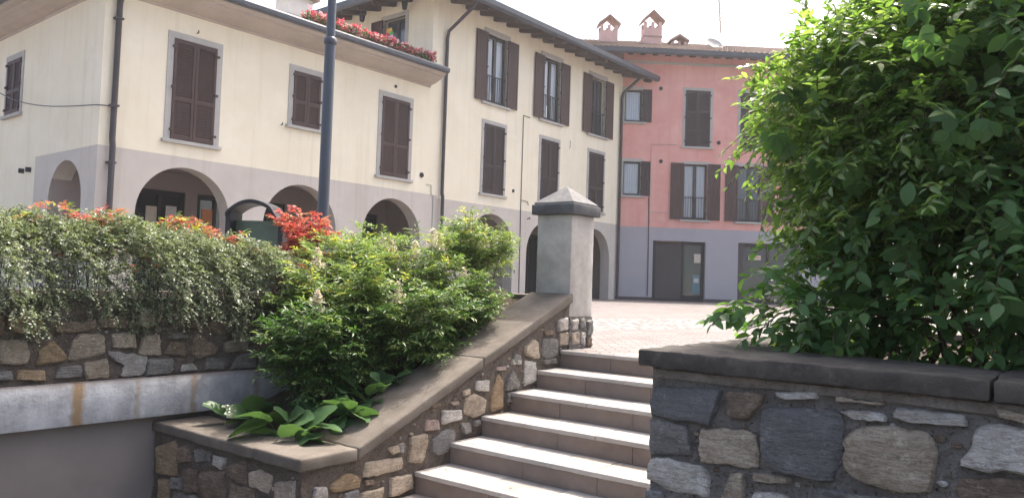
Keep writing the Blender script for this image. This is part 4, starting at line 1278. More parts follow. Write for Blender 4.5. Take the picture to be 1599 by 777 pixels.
# uneven mortar on the flank, following the slope
nb = 60
rr = random.Random(9)
base = len(mb.v)
nz = 26
for i in range(nb + 1):
    b = -2.9 + 3.03 * i / nb
    zt = cap_z(b) - TH + 0.01
    for j in range(nz + 1):
        mb.v.append((0.0 + rr.uniform(-0.011, 0.006), b, -1.46 + (zt + 1.46) * j / nz))
for i in range(nb):
    for j in range(nz):
        a = base + i * (nz + 1) + j
        mb.f.append((a, a + nz + 1, a + nz + 2, a + 1))
rough_panel(mb, -2.05, 0.0, -1.46, -0.61, lambda u, e, v: (u, -2.905 + e, v), 0.05, 0.01, 3)
mb.box(-2.05, -0.40, -2.895, -2.5, -1.46, -0.615)
mb.build('wall_core', 'mortarbrown', sw)
stones([s for s in STAIR_STONES if min(p[0] for p in s[1]) < 0.12], sw, lambda u, v: (0.0, u, v), R(90), 0.022, 100)
stones([(c, [(min(u, -0.04), v) for u, v in p]) for c, p in FRONT_STONES], sw, lambda u, v: (u, -2.905, v), 0, 0.022, 200)
chips(sw, 45, -2.85, 0.1, -1.0, 0.4, STAIR_STONES, lambda u, v: (0.0, u, v), R(90), 1, lambda u, v: cap_z(u) - 0.75 < v < cap_z(u) - 0.12 and v > -RISE - u / TREAD * -RISE - 0.02)
chips(sw, 20, -1.7, -0.05, -1.1, -0.66, FRONT_STONES, lambda u, v: (u, -2.905, v), 0, 2)
# coping slabs
def coping_slab(poly, axis, lo, hi, mat='coping', bevel=0.016):
    mb = MB().extrude(poly, axis, lo, hi)
    return mb.build('coping', mat, sw, smooth=True, bevel=bevel, segs=3)
zc = -0.535
MB().box(-0.46, 0.045, -2.955, -2.472, zc - TH, zc).build('coping', 'coping', sw, smooth=True, bevel=0.016, segs=3, rough=0.007)
MB().box(-1.19, -0.464, -2.955, -2.50, zc - TH, zc - 0.002).build('coping', 'coping', sw, smooth=True, bevel=0.016, segs=3, rough=0.007)
MB().box(-2.02, -1.194, -2.935, -2.50, zc - TH - 0.002, zc - 0.008).build('coping', 'coping', sw, smooth=True, bevel=0.016, segs=3, rough=0.007)
for b0, b1 in ((-2.468, -1.17), (-1.167, 0.128)):
    MB().extrude([(b0, cap_z(b0)), (b1, cap_z(b1)), (b1, cap_z(b1) - TH), (b0, cap_z(b0) - TH)], 'x', -0.46, 0.045).build('coping', 'coping', sw, smooth=True, bevel=0.014, segs=3, rough=0.006)

pl = thing('gate_pillar', 'square rendered pillar with dark pyramid cap at the head of the stairs', 'pillar', STL, STR)
mb = MB().box(-0.405, 0.0, 0.13, 0.535, 0.30, 1.285)
mb.build('shaft', 'pillarrender', pl, smooth=True, bevel=0.012, segs=2, rough=0.005)
mb = MB().box(-0.39, -0.02, 0.14, 0.52, -0.2, 0.305)
for k in range(4):
    pass
rough_panel(mb, 0.132, 0.53, -0.02, 0.30, lambda u, e, v: (0.008 + e * 1.6, u, v), 0.04, 0.012, 5)
rough_panel(mb, -0.40, 0.008, -0.02, 0.30, lambda u, e, v: (u, 0.132, v), 0.1, 0.0, 5)
rough_panel(mb, -0.40, 0.008, -0.02, 0.30, lambda u, e, v: (u, 0.53, v), 0.1, 0.0, 5)
mb.build('rubble_base', 'mortar', pl)
pb = [('pale', [(0.16, 0.27), (0.26, 0.28), (0.26, 0.19), (0.17, 0.18)]), ('tan', [(0.16, 0.15), (0.28, 0.16), (0.28, 0.05), (0.16, 0.04)]), ('grey', [(0.30, 0.29), (0.40, 0.28), (0.40, 0.20), (0.30, 0.19)]),
      ('pale', [(0.31, 0.16), (0.39, 0.15), (0.37, 0.03), (0.31, 0.04)]), ('grey', [(0.43, 0.26), (0.53, 0.27), (0.53, 0.13), (0.43, 0.12)]), ('brown', [(0.42, 0.10), (0.52, 0.10), (0.52, 0.01), (0.42, 0.02)])]
stones(pb, pl, lambda u, v: (0.01, u, v), R(90), 0.022, 300)
MB().box(-0.45, 0.045, 0.085, 0.58, 1.285, 1.385).build('cap_slab', 'slate', pl, smooth=True, bevel=0.008, segs=2)
mb = MB()
q = [(-0.43, 0.105), (0.025, 0.105), (0.025, 0.56), (-0.43, 0.56)]
ap = (-0.2025, 0.3325, 1.585)
for k in range(4):
    a, b = q[k], q[(k + 1) % 4]
    mb.quad((*a, 1.38), (*b, 1.38), (*b, 1.405), (*a, 1.405))
    mb.quad((*a, 1.405), (*b, 1.405), ap)
mb.build('cap_pyramid', 'pyramid', pl)

# low planter wall running left from the pillar along the piazza
lw = thing('planter_wall', 'low dark wall with pale coping running left from the pillar', 'wall', STL, STR)
MB().box(-2.4, -0.41, 0.27, 0.52, -0.3, 0.44).build('wall_core', 'mortarbrown', lw)
MB().box(-2.42, -0.412, 0.23, 0.56, 0.44, 0.50).build('coping', 'coping', lw, bevel=0.012)

# ------------------------------------------------------------------ garage front: beam, rubble wall above it, recessed wall below
gw = thing('retaining_wall', 'rubble retaining wall on a stained concrete beam under the hedge', 'wall', BML, BM_AZ)
mb = MB()
rough_panel(mb, -5.0, 3.2, -0.21, 0.40, lambda u, e, v: (u, 0.012 + e, v), 0.05, 0.012, 8)
mb.box(-5.0, 3.2, 0.03, 0.35, -0.21, 0.40)
mb.build('wall_core', 'mortarbrown', gw)
stones(BEAM_STONES, gw, lambda u, v: (u, 0.012, v), 0, 0.028, 400)
chips(gw, 45, -1.5, 1.6, -0.17, 0.3, BEAM_STONES, lambda u, v: (u, 0.012, v), 0, 3)
MB().box(-5.0, 2.6, -0.03, 0.34, -0.50, -0.195).build('concrete_beam', 'beam', gw, smooth=True, bevel=0.008, segs=2)
gr = thing('garage_wall', 'plain shaded grey wall under the concrete beam at lower left', 'wall', BML, BM_AZ)
MB().box(-5.0, 2.6, 0.06, 0.30, -1.46, -0.502).build('wall_panel', 'garage', gr)

# ------------------------------------------------------------------ right garden wall
rw = thing('garden_wall', 'rubble stone wall with dark coping under the big bush on the right', 'wall', STL, STR)
RB = -2.95
mb = MB()
rough_panel(mb, WST, 5.6, -1.46, 0.268, lambda u, e, v: (u, RB + 0.005 + e, v), 0.03, 0.009, 12)
mb.box(WST, 5.6, RB + 0.02, RB + 0.42, -1.46, 0.268)
mb.box(WST, WST + 0.38, RB + 0.42, 0.3, -1.46, 0.268)
mb.build('wall_core', 'mortar', rw)
MB().box(WST + 0.004, 5.6, RB - 0.012, RB + 0.03, 0.222, 0.267).build('mortar_bed', 'bed', rw, smooth=True, bevel=0.006, segs=1, rough=0.012, cell=0.03)
stones(RIGHT_STONES, rw, lambda u, v: (u, RB + 0.005, v), 0, 0.028, 600)
chips(rw, 60, WST + 0.02, 4.0, -0.35, 0.20, RIGHT_STONES, lambda u, v: (u, RB + 0.005, v), 0, 4)
MB().box(WST - 0.05, 3.75, RB - 0.055, RB + 0.46, 0.268, 0.345).build('coping', 'copingdark', rw, smooth=True, bevel=0.013, segs=2, rough=0.014, cell=0.04)
MB().box(3.753, 5.6, RB - 0.055, RB + 0.46, 0.268, 0.346).build('coping', 'copingdark', rw, smooth=True, bevel=0.013, segs=2, rough=0.014, cell=0.04)
MB().box(WST - 0.05, WST + 0.42, RB + 0.463, -0.9, 0.268, 0.344).build('coping', 'copingdark', rw, smooth=True, bevel=0.013, segs=2, rough=0.014, cell=0.04)
MB().box(WST - 0.05, WST + 0.42, -0.897, 0.33, 0.268, 0.345).build('coping', 'copingdark', rw, smooth=True, bevel=0.013, segs=2, rough=0.014, cell=0.04)

# soil of the planters
def soil(name, x0, x1, y0, y1, zf, loc, rz, n=24):
    mb = MB()
    for j in range(n + 1):
        for i in range(n + 1):
            x, y = x0 + (x1 - x0) * i / n, y0 + (y1 - y0) * j / n
            mb.v.append((x, y, zf(x, y) + random.uniform(-.015, .015)))
    for j in range(n):
        for i in range(n):
            a = j * (n + 1) + i
            mb.f.append((a, a + 1, a + n + 2, a + n + 1))
    o = mb.build(name, 'soil', None, smooth=True)
    o.location = loc; o.rotation_euler = (0, 0, rz)
    o['kind'] = 'structure'
    return o
soil('planter_soil', -1.95, -0.41, -2.52, 0.26, lambda x, y: cap_z(y) - 0.10 + 0.05 * math.sin(x * 4), STL, STR)
soil('hedge_bed', -5.0, 3.0, 0.33, 1.45, lambda x, y: 0.34, BML, BM_AZ)
soil('bush_bed', WST + 0.37, 5.6, RB + 0.41, 0.4, lambda x, y: 0.27, STL, STR)
mb = MB().box(-5.0, 3.0, 1.45, 1.6, -0.1, 0.42)
o = mb.build('bed_kerb', 'coping'); o.location = BML; o.rotation_euler = (0, 0, BM_AZ); o['kind'] = 'structure'
mb = MB().box(WST + 0.37, 5.7, 0.4, 0.55, -0.1, 0.34).box(5.6, 5.75, RB, 0.4, -0.1, 0.34)
o = mb.build('bed_kerb', 'coping'); o.location = STL; o.rotation_euler = (0, 0, STR); o['kind'] = 'structure'

# ------------------------------------------------------------------ lamp post, bin hood, cable, terrace things
lp = thing('street_lamp', 'tall blue-grey street lamp post rising behind the hedge', 'street lamp', (-2.36, 9.6, 0.0), 0)
MB().lathe([(0.13, 0), (0.13, 0.06), (0.10, 0.10), (0.09, 0.5), (0.075, 0.62), (0.0705, 0.75), (0.066, 3.50)], 20).build('lower_shaft', 'lamp', lp, smooth=True)
MB().lathe([(0.066, 3.50), (0.079, 3.515), (0.082, 3.545), (0.079, 3.58), (0.066, 3.595)], 20).build('collar', 'lamp', lp, smooth=True)
MB().lathe([(0.056, 3.595), (0.050, 5.6)], 20).build('upper_shaft', 'lamp', lp, smooth=True)
hd = MB().lathe([(0.05, 5.6), (0.12, 5.68), (0.2, 6.05), (0.22, 6.08), (0.16, 6.2), (0.03, 6.3)], 16).build('lantern', 'lamp', lp, smooth=True)

hb = thing('bin_hood', 'dark curved hood on two posts behind the hedge, beside the lamp post', 'litter bin', (-2.98, 9.0, 0.0), R(-6))
mb = MB()
pts = []
for k in range(25):
    t = k / 24
    x = -0.33 + 0.68 * t
    z = 1.315 + 0.155 * math.sin(math.pi * min(1, t * 1.02) ** 0.85) - 0.13 * max(0, t - 0.78) / 0.22 + 0.0
    pts.append((x, z))
pts.append((0.352, 1.12))
for (xa, za), (xb, zb) in zip(pts[:-1], pts[1:]):
    for dy, s in ((-0.12, 1), (0.2, -1)):
        pass
    th = 0.045
    mb.quad((xa, -0.12, za), (xb, -0.12, zb), (xb, 0.22, zb), (xa, 0.22, za))
    mb.quad((xa, -0.12, za - th), (xb, -0.12, zb - th), (xb, 0.22, zb - th), (xa, 0.22, za - th))
    for y in (-0.12, 0.22):
        mb.quad((xa, y, za), (xb, y, zb), (xb, y, zb - th), (xa, y, za - th))
mb.build('hood', 'dark', hb)
for x, zt_ in ((-0.30, 1.34), (0.335, 1.2)):
    MB().box(x - 0.03, x + 0.03, -0.1, 0.2, 0.0, zt_).build('post', 'dark', hb)
MB().box(-0.265, 0.30, 0.04, 0.16, 0.25, 1.235).build('bin_panel', 'binGreen', hb)

def fl(x, y, z):
    c, s = math.cos(FAC[1]), math.sin(FAC[1])
    return Vector((FAC[0][0] + x * c - y * s, FAC[0][1] + x * s + y * c, z))
pts = [fl(-22.06, -0.16, 4.28), fl(-22.30, -0.16, 4.27), fl(-22.45, -0.05, 4.265)]
for k in range(1, 17):
    t = k / 16
    pts.append(fl(-22.45 - 0.12 * math.sin(math.pi * t), -0.05 + 8.6 * t, 4.265 + 2.0 * t - 0.42 * math.sin(math.pi * t)))
o0 = pts[0].copy()
cb = MB().tube([p - o0 for p in pts], 0.014, 6).build('overhead_cable', 'pipe')
cb.location = o0
tag(cb, 'thin slack cable strung from the corner downpipe along the side wall', 'cable')

# geranium troughs along the terrace edge
pos_words = ('nearest the white chimney', 'second from the white chimney', 'third from the white chimney', 'third from the tall townhouse', 'second from the tall townhouse', 'nearest the tall townhouse')
for k in range(6):
    x = -17.35 + 0.42 + k * 0.82
    fb = thing('geranium_trough', 'trough of red geraniums on the terrace edge, ' + pos_words[k], 'flower trough', fl(x, -0.45, 7.37), FAC[1], 'geranium troughs on the terrace edge')
    MB().box(-0.39, 0.39, -0.12, 0.12, 0, 0.2).build('trough', 'tile', fb, bevel=0.01)
    n = 420
    p = np.stack([rng.uniform(-.43, .43, n), rng.uniform(-.2, .2, n), 0.18 + rng.uniform(0, 0.24, n)], 1)
    V, F = scatter(T_OVAL, p, rdir(n) + [0, -0.3, 0.2], rdir(n) + [0, 0, 1.5], rng.uniform(.05, .09, n), rng.uniform(.06, .1, n))
    tag(obj('foliage', arrays_mesh('foliage', V, F), G['geranleaf'], fb), kind='stuff')
    for nm, mt, cnt in (('red_blossoms', G['geran'], 34), ('pale_blossoms', G['geranw'], 13)):
        c = np.stack([rng.uniform(-.42, .42, cnt), rng.uniform(-.22, .15, cnt), 0.2 + rng.uniform(0.04, 0.30, cnt)], 1)
        p = np.repeat(c, 16, 0) + rng.normal(0, 0.028, (cnt * 16, 3))
        V, F = scatter(T_PETAL, p, rdir(len(p)), rdir(len(p)), rng.uniform(.03, .05, len(p)))
        # petals of a head are of one tone
        tag(obj(nm, arrays_mesh(nm, V, F), mt, fb), kind='stuff')
pw = thing('pinwheel', 'rainbow coloured pinwheel standing on the terrace before the window', 'pinwheel', fl(-12.35, 1.75, 7.37), FAC[1])
MB().tube([(0, 0, 0), (0, 0, 1.55)], 0.015, 6).build('stick', 'paper', pw)
for k, c in enumerate(('red', 'orange', 'yellow', 'greenp', 'bluep', 'red')):
    a = k * math.pi / 3
    mb = MB()
    ca, sa = math.cos(a), math.sin(a)
    P = lambda u, v, y: (-0.03 + y, u * ca - v * sa, 1.55 + u * sa + v * ca)
    mb.quad(P(0, 0, 0), P(.14, -.08, -.03), P(.24, 0, 0), P(.14, .09, .02))
    mb.build('blade', c, pw)
for x, y, z, lab in ((-12.55, 3.0, 9.75, 'small dark lantern hung under the eave left of the terrace window'), (-12.35, 1.05, 9.85, 'small dark lantern hung under the eave above the terrace window')):
    ln = thing('eave_lantern', lab, 'lantern', fl(x, y, z - 0.15), FAC[1])
    MB().tube([(0, 0, 0.25), (0, 0, 0.55)], 0.012, 5).build('chain', 'dark', ln)
    MB().lathe([(0.02, 0.26), (0.10, 0.2), (0.11, 0.18), (0.08, -0.05), (0.03, -0.08)], 8).build('lantern_body', 'dark', ln)

# ------------------------------------------------------------------ plants
def sprays(base, dirs, L, k, leaf, tmpl, droop=0.3, spread=1.0, jitter=0.35, up=1.0, wr=1.0, t0=0.12, stems=None, rad=0.0015):
    """n arching twigs with k leaves each, set alternately left and right; returns (V, F) of the leaves"""
    n = len(base)
    d = unit(dirs)
    side = unit(np.cross(d, np.array([0, 0, 1.0]) + 0.25 * rng.normal(size=(n, 3))))
    t = np.linspace(t0, 1.0, k)[None, :, None]
    Lc = L[:, None, None]
    zz = np.array([0, 0, 1.0])
    pos = base[:, None, :] + d[:, None, :] * Lc * t - zz * (droop * Lc * t ** 2)
    tan = unit(d[:, None, :] - zz * (2 * droop * t))
    sgn = np.where(np.arange(k) % 2 == 0, 1.0, -1.0)[None, :, None]
    ax = tan * 0.75 + side[:, None, :] * sgn * spread + jitter * rng.normal(size=(n, k, 3))
    nr = np.cross(side[:, None, :], tan) + zz * up + 0.5 * rng.normal(size=(n, k, 3))
    if stems is not None:
        m_ = 4
        tt = np.linspace(0, 1.0, m_)
        for i in range(n):
            stems.append(([tuple(base[i] + d[i] * L[i] * q - zz * (droop * L[i] * q * q)) for q in tt], rad))
    ll = leaf * rng.uniform(0.65, 1.25, n * k)
    return scatter(tmpl, pos.reshape(-1, 3), ax.reshape(-1, 3), nr.reshape(-1, 3), ll, ll * wr)

def stem_mesh(name, stems, mat, parent, n=4):
    mb = MB()
    for pts, r_ in stems:
        mb.tube(pts, r_, n, cap=False)
    me = bpy.data.meshes.new(name)
    me.from_pydata(mb.v, [], mb.f)
    return tag(obj(name, me, mat, parent), kind='stuff')

def leaves(name, parts, mat, parent, smooth=True):
    V, F = merge(parts)
    return tag(obj(name, arrays_mesh(name, V, F, smooth), mat, parent), kind='stuff')

# --- cotoneaster hedge draped over the retaining wall (frame of the beam)
hg = thing('cotoneaster_hedge', 'dense small-leaved grey-green hedge hanging over the retaining wall', 'hedge', BML, BM_AZ)
def lerp_tab(x, tab):
    return np.interp(x, [a for a, b in tab], [b for a, b in tab])
TOP = [(-5, 0.98), (-1.2, 0.97), (-0.1, 0.95), (0.5, 0.90), (0.85, 0.86), (1.3, 0.74), (1.75, 0.6), (2.0, 0.5)]
BOT = [(-5, 0.30), (-1.2, 0.29), (0.2, 0.24), (0.9, 0.17), (1.3, 0.05), (1.75, -0.08)]
n = 19000
x = rng.uniform(-3.6, 1.95, n)
u = rng.uniform(0, 1, n) ** 0.85           # 0 = hem of the drape, 1 = over the crest
lump = 0.06 * np.sin(x * 5.1 + 1 + u * 2) + 0.05 * np.sin(x * 11.3 + u * 7) + 0.04 * np.sin(x * 23 + u * 13)
hem = lerp_tab(x, BOT) + 0.06 * np.sin(x * 7.7) + 0.05 * np.sin(x * 17 + 2) + 0.03 * np.sin(x * 31)
top = lerp_tab(x, TOP) + lump * 0.5
ang = u * math.pi * 0.72
y = 0.32 - 0.52 * np.cos(ang * 0.95) * (0.72 + 0.28 * np.sin(ang)) + 0.0 - lump * np.cos(ang)
z = hem + (top - hem) * np.sin(np.minimum(ang, math.pi / 2)) ** 1.15
deep = rng.uniform(0, 1, n) ** 2.2 * 0.22
nrm = np.stack([0.15 * rng.normal(size=n), -np.cos(ang * 0.9), np.sin(ang) * 0.8], 1)
base = np.stack([x, y, z], 1) - unit(nrm) * deep[:, None]
dirs = nrm + 0.7 * rng.normal(size=(n, 3)) + np.array([0.1, 0, -0.12])
st_ = []
parts = [sprays(base[:1400], dirs[:1400], rng.uniform(.10, .22, 1400), 15, 0.021, T_TINY, 0.5, 1.0, 0.4, 0.8, 1.0, stems=st_, rad=0.0013),
         sprays(base[1400:], dirs[1400:], rng.uniform(.05, .15, n - 1400), 14, 0.0195, T_TINY, 0.45, 1.0, 0.5, 0.8, 1.05)]
# long whips: trailing ones at the hem, arching ones at the crest
m_ = 26
xw = rng.uniform(-3.2, 1.6, m_)
bw = np.stack([xw, np.full(m_, -0.10), lerp_tab(xw, BOT) + 0.1], 1)
parts.append(sprays(bw, np.stack([0.3 * rng.normal(size=m_), -0.25 + 0.1 * rng.normal(size=m_), np.full(m_, -0.6)], 1), rng.uniform(.12, .24, m_), 20, 0.016, T_TINY, 0.4, stems=st_))
m_ = 46
xw = np.concatenate([rng.uniform(-2.2, 0.8, 30), rng.uniform(-1.6, -0.8, 16)])
bw = np.stack([xw, rng.uniform(0.1, 0.5, m_), lerp_tab(xw, TOP) - 0.05], 1)
parts.append(sprays(bw, np.stack([0.7 * rng.normal(size=m_), -0.2 + 0.2 * rng.normal(size=m_), rng.uniform(.5, 1.0, m_)], 1), rng.uniform(.12, .30, m_), 22, 0.017, T_TINY, 0.35, stems=st_))
leaves('foliage', parts, G['cot'], hg, False)
# inner tangle of twigs
for k in range(260):
    xx = random.uniform(-3.5, 1.6)
    zb = float(lerp_tab(xx, BOT)); zt_ = float(lerp_tab(xx, TOP))
    p0 = Vector((xx, random.uniform(0.15, 0.45), 0.36))
    p2 = Vector((xx + random.uniform(-.35, .35), random.uniform(-0.08, 0.4), random.uniform(zb + 0.05, zt_ - 0.05)))
    p1 = (p0 + p2) / 2 + Vector((0, 0, random.uniform(0.05, 0.25)))
    st_.append(([tuple(p0), tuple(p1), tuple(p2)], [0.004, 0.003, 0.0015]))
stem_mesh('twigs', st_, 'bark', hg, 4)

# --- nandina shrubs in the sloping planter
def nandina(label, a, b, z0, ztop, spread, canes, mats, seed, fronds=9, leaf=0.05, blooms=0, frame='st', name='nandina_shrub', group=None, low=0.25, cane_r=0.006):
    global rng
    keep, rng = rng, np.random.default_rng(seed)
    loc = st(a, b, z0) if frame == 'st' else Vector((BML.x + a * math.cos(BM_AZ) - b * math.sin(BM_AZ), BML.y + a * math.sin(BM_AZ) + b * math.cos(BM_AZ), z0))
    t = thing(name, label, 'shrub', loc, rng.uniform(0, 6), group)
    H = ztop - z0
    stems, bases, dirs, lens, hts = [], [], [], [], []
    tips = []
    for c in range(canes):
        az = rng.uniform(0, 2 * math.pi)
        rad = spread * rng.uniform(0.1, 0.85) ** 0.8
        h = H * rng.uniform(0.62, 0.98) * (1.0 - 0.25 * rad / max(spread, 1e-3))
        p0 = np.array([0.3 * rad * math.cos(az), 0.3 * rad * math.sin(az), -0.03])
        p1 = np.array([0.75 * rad * math.cos(az), 0.75 * rad * math.sin(az), h * 0.6])
        p2 = np.array([rad * math.cos(az), rad * math.sin(az), h])
        stems.append(([tuple(p0), tuple((p0 + p1) / 2 + rng.normal(0, .01, 3)), tuple(p1), tuple(p2)], [cane_r, cane_r * .9, cane_r * .75, cane_r * .45]))
        tips.append(p2)
        for f in range(fronds):
            q = rng.uniform(low, 1.0) ** 0.7
            p = p0 + (p1 - p0) * min(1, q / 0.6) if q < 0.6 else p1 + (p2 - p1) * (q - 0.6) / 0.4
            aa = az + rng.normal(0, 1.3)
            el = 0.2 + 1.5 * (q - 0.45) + rng.normal(0, 0.25)
            bases.append(p); dirs.append((math.cos(aa), math.sin(aa), el)); lens.append(rng.uniform(0.16, 0.34) * (0.6 + 0.5 * spread / 0.4)); hts.append(q)
    bases, dirs, lens, hts = np.array(bases), np.array(dirs), np.array(lens), np.array(hts)
    # each frond: a rachis with side pinnae, each pinna carrying narrow leaflets
    rb, rd, rl, rh = [], [], [], []
    for i in range(len(bases)):
        d_ = dirs[i] / np.linalg.norm(dirs[i])
        sd_ = np.cross(d_, [0, 0, 1.0]); sd_ /= np.linalg.norm(sd_) + 1e-9
        stems.append(([tuple(bases[i]), tuple(bases[i] + d_ * lens[i] * .6 - [0, 0, .05 * lens[i]]), tuple(bases[i] + d_ * lens[i] - [0, 0, .2 * lens[i]])], 0.0016))
        for q in (0.25, 0.45, 0.65, 0.85):
            for s in (-1, 1):
                rb.append(bases[i] + d_ * lens[i] * q - np.array([0, 0, 0.2 * lens[i] * q * q])); rd.append(d_ * 0.7 + s * sd_ * 0.9 + rng.normal(0, .2, 3)); rl.append(lens[i] * (0.55 - 0.25 * q)); rh.append(hts[i])
        rb.append(bases[i] + d_ * lens[i] * 0.85 - np.array([0, 0, 0.15 * lens[i]])); rd.append(d_ + rng.normal(0, .15, 3)); rl.append(lens[i] * 0.35); rh.append(hts[i])
    rb, rd, rl, rh = np.array(rb), np.array(rd), np.array(rl), np.array(rh)
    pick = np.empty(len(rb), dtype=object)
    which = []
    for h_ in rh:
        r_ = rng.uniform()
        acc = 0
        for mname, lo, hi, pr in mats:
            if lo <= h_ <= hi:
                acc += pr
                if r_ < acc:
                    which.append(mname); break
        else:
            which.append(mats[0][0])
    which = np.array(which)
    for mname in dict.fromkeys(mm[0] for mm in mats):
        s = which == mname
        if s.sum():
            leaves({'nan': 'foliage', 'nandark': 'dark_foliage', 'redleaf': 'red_young_leaves', 'orangeleaf': 'orange_young_leaves', 'nanyel': 'yellow_leaves', 'maroon': 'maroon_leaves'}[mname],  # nandark leaves take the darker green leaf tone
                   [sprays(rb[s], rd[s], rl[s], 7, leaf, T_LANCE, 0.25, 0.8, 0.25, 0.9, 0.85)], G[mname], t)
    for k in range(blooms):
        tp = tips[k % len(tips)]
        m2 = 170
        hq = rng.uniform(0, 1, m2)
        pp = np.stack([rng.normal(0, 1, m2) * 0.035 * (1.15 - hq), rng.normal(0, 1, m2) * 0.035 * (1.15 - hq), hq * 0.17 - 0.02], 1) + tp + rng.normal(0, .03, 3)
        V, F = scatter(T_PETAL, pp, rdir(m2), rdir(m2), rng.uniform(.012, .02, m2))
        tag(obj('flower_panicle', arrays_mesh('flower_panicle', V, F), G['bloom'], t), kind='stuff')
    stem_mesh('canes', stems, 'bark', t, 5)
    rng = keep
    return t
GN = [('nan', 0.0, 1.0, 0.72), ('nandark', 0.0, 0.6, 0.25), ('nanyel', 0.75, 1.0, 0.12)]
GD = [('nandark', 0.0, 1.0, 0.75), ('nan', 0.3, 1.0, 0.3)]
nandina('tall bright green nandina shrub next to the cotoneaster hedge', -1.15, -1.75, -0.25, 0.93, 0.48, 24, GN, 21, 9, 0.05, 3)
nandina('tall bright green nandina with cream flowers in mid planter', -1.05, -1.05, 0.0, 1.06, 0.50, 26, GN, 22, 9, 0.05, 9)
nandina('slender nandina with bare canes closest to the pillar', -0.95, -0.12, 0.28, 1.30, 0.34, 18, GN, 23, 9, 0.045, 4, low=0.55)
nandina('low dark green nandina over the bergenia leaves', -0.95, -2.05, -0.45, 0.42, 0.46, 22, GD, 24, 9, 0.05, 2)
nandina('leaning green nandina beside the sloping coping, below the flowering one', -0.68, -1.35, -0.25, 0.62, 0.42, 22, [('nandark', 0, .6, .5), ('nan', 0, 1, .6)], 25, 9, 0.048, 4)
nandina('small green nandina at the foot of the slender one', -0.66, -0.62, 0.05, 0.66, 0.36, 16, [('nandark', 0, .6, .5), ('nan', 0, 1, .6)], 26, 9, 0.045, 1)
nandina('green nandina bush behind the hedge end', -1.75, -1.1, 0.3, 0.98, 0.4, 18, GN, 27, 8, 0.05, 2)
nandina('dense dark nandina filling the lower corner of the planter', -1.3, -1.35, -0.3, 0.5, 0.45, 20, GD, 28, 9, 0.05, 0)
# red-tipped ones behind the hedge
RT = [('redleaf', 0.55, 1.0, 0.75), ('orangeleaf', 0.3, 1.0, 0.3), ('maroon', 0.0, 0.5, 0.5), ('nan', 0, 1, 0.5)]
nandina('bright red young nandina against the lamp post', 1.72, 0.62, 0.36, 1.42, 0.17, 9, RT, 31, 8, 0.05, 0, 'bm', low=0.4)
nandina('maroon nandina shoots at the right end of the hedge', 1.28, 0.12, 0.2, 0.80, 0.16, 7, [('maroon', 0, 1, .45), ('redleaf', 0, 1, .4), ('orangeleaf', 0, 1, .3)], 32, 7, 0.05, 0, 'bm', low=0.4)
OR = [('orangeleaf', 0.4, 1.0, 0.45), ('redleaf', 0.4, 1.0, 0.25), ('nanyel', 0.4, 1.0, 0.2), ('nan', 0, 1, 0.6)]
nandina('orange tinged nandina behind the hedge, in front of the curved hood', 0.75, 0.55, 0.36, 1.12, 0.24, 4, OR, 33, 5, 0.048, 0, 'bm', low=0.45)
nandina('pink and orange nandina behind the hedge under the first front arch', 0.15, 0.55, 0.36, 1.15, 0.16, 3, [('redleaf', .5, 1, .3), ('orangeleaf', .5, 1, .25), ('nanyel', .6, 1, .2), ('nan', 0, 1, .6)], 34, 7, 0.048, 0, 'bm', low=0.45)
nandina('coral nandina shoots behind the hedge, right of the corner downpipe', -0.38, 0.5, 0.36, 1.16, 0.14, 4, [('redleaf', .4, 1, .5), ('orangeleaf', .4, 1, .4), ('nan', 0, 1, .6)], 35, 7, 0.048, 0, 'bm', low=0.45)
nandina('yellow-orange nandina shoots behind the hedge below the side arch', -1.0, 0.5, 0.36, 1.24, 0.18, 3, [('orangeleaf', .4, 1, .4), ('nanyel', .4, 1, .35), ('redleaf', .4, 1, .15), ('nan', 0, 1, .6)], 36, 7, 0.045, 0, 'bm', low=0.45)
nandina('green and yellow nandina shoots between coral and orange ones', 0.45, 0.75, 0.36, 1.12, 0.2, 4, [('nanyel', .5, 1, .3), ('orangeleaf', .5, 1, .2), ('nan', 0, 1, .8)], 37, 7, 0.045, 0, 'bm', low=0.45)

# --- bergenia: broad glossy leaves, each an object
def bergenia_mesh(seed):
    r = random.Random(seed)
    nr, nc = 7, 5
    V, F = [], []
    for i in range(nr):
        t = i / (nr - 1)
        wd = 0.40 * math.sin(math.pi * min(1, 0.10 + 0.82 * t ** 0.85)) ** 0.75 if t < 1 else 0.10
        for j in range(nc):
            s = j / (nc - 1) * 2 - 1
            V.append((s * wd * (1 + 0.08 * math.sin(i * 2.3 + j)), t, 0.22 * abs(s) * wd - 0.32 * t * t + 0.03 * math.sin(i * 1.7 + j * 2.1 + r.uniform(0, 3))))
    for i in range(nr - 1):
        for j in range(nc - 1):
            a = i * nc + j
            F.append((a, a + 1, a + nc + 1, a + nc))
    k = len(V)
    V += [(-0.02, -0.35, -0.25), (0.02, -0.35, -0.25), (0.02, 0.03, 0.0), (-0.02, 0.03, 0.0)]
    F.append((k, k + 1, k + 2, k + 3))
    me = bpy.data.meshes.new('leaf')
    me.from_pydata(V, [], F)
    me.polygons.foreach_set('use_smooth', [True] * len(F))
    me.materials.append(G['berg'])
    return me
BERG = [bergenia_mesh(k) for k in range(5)]
rb_ = random.Random(5)
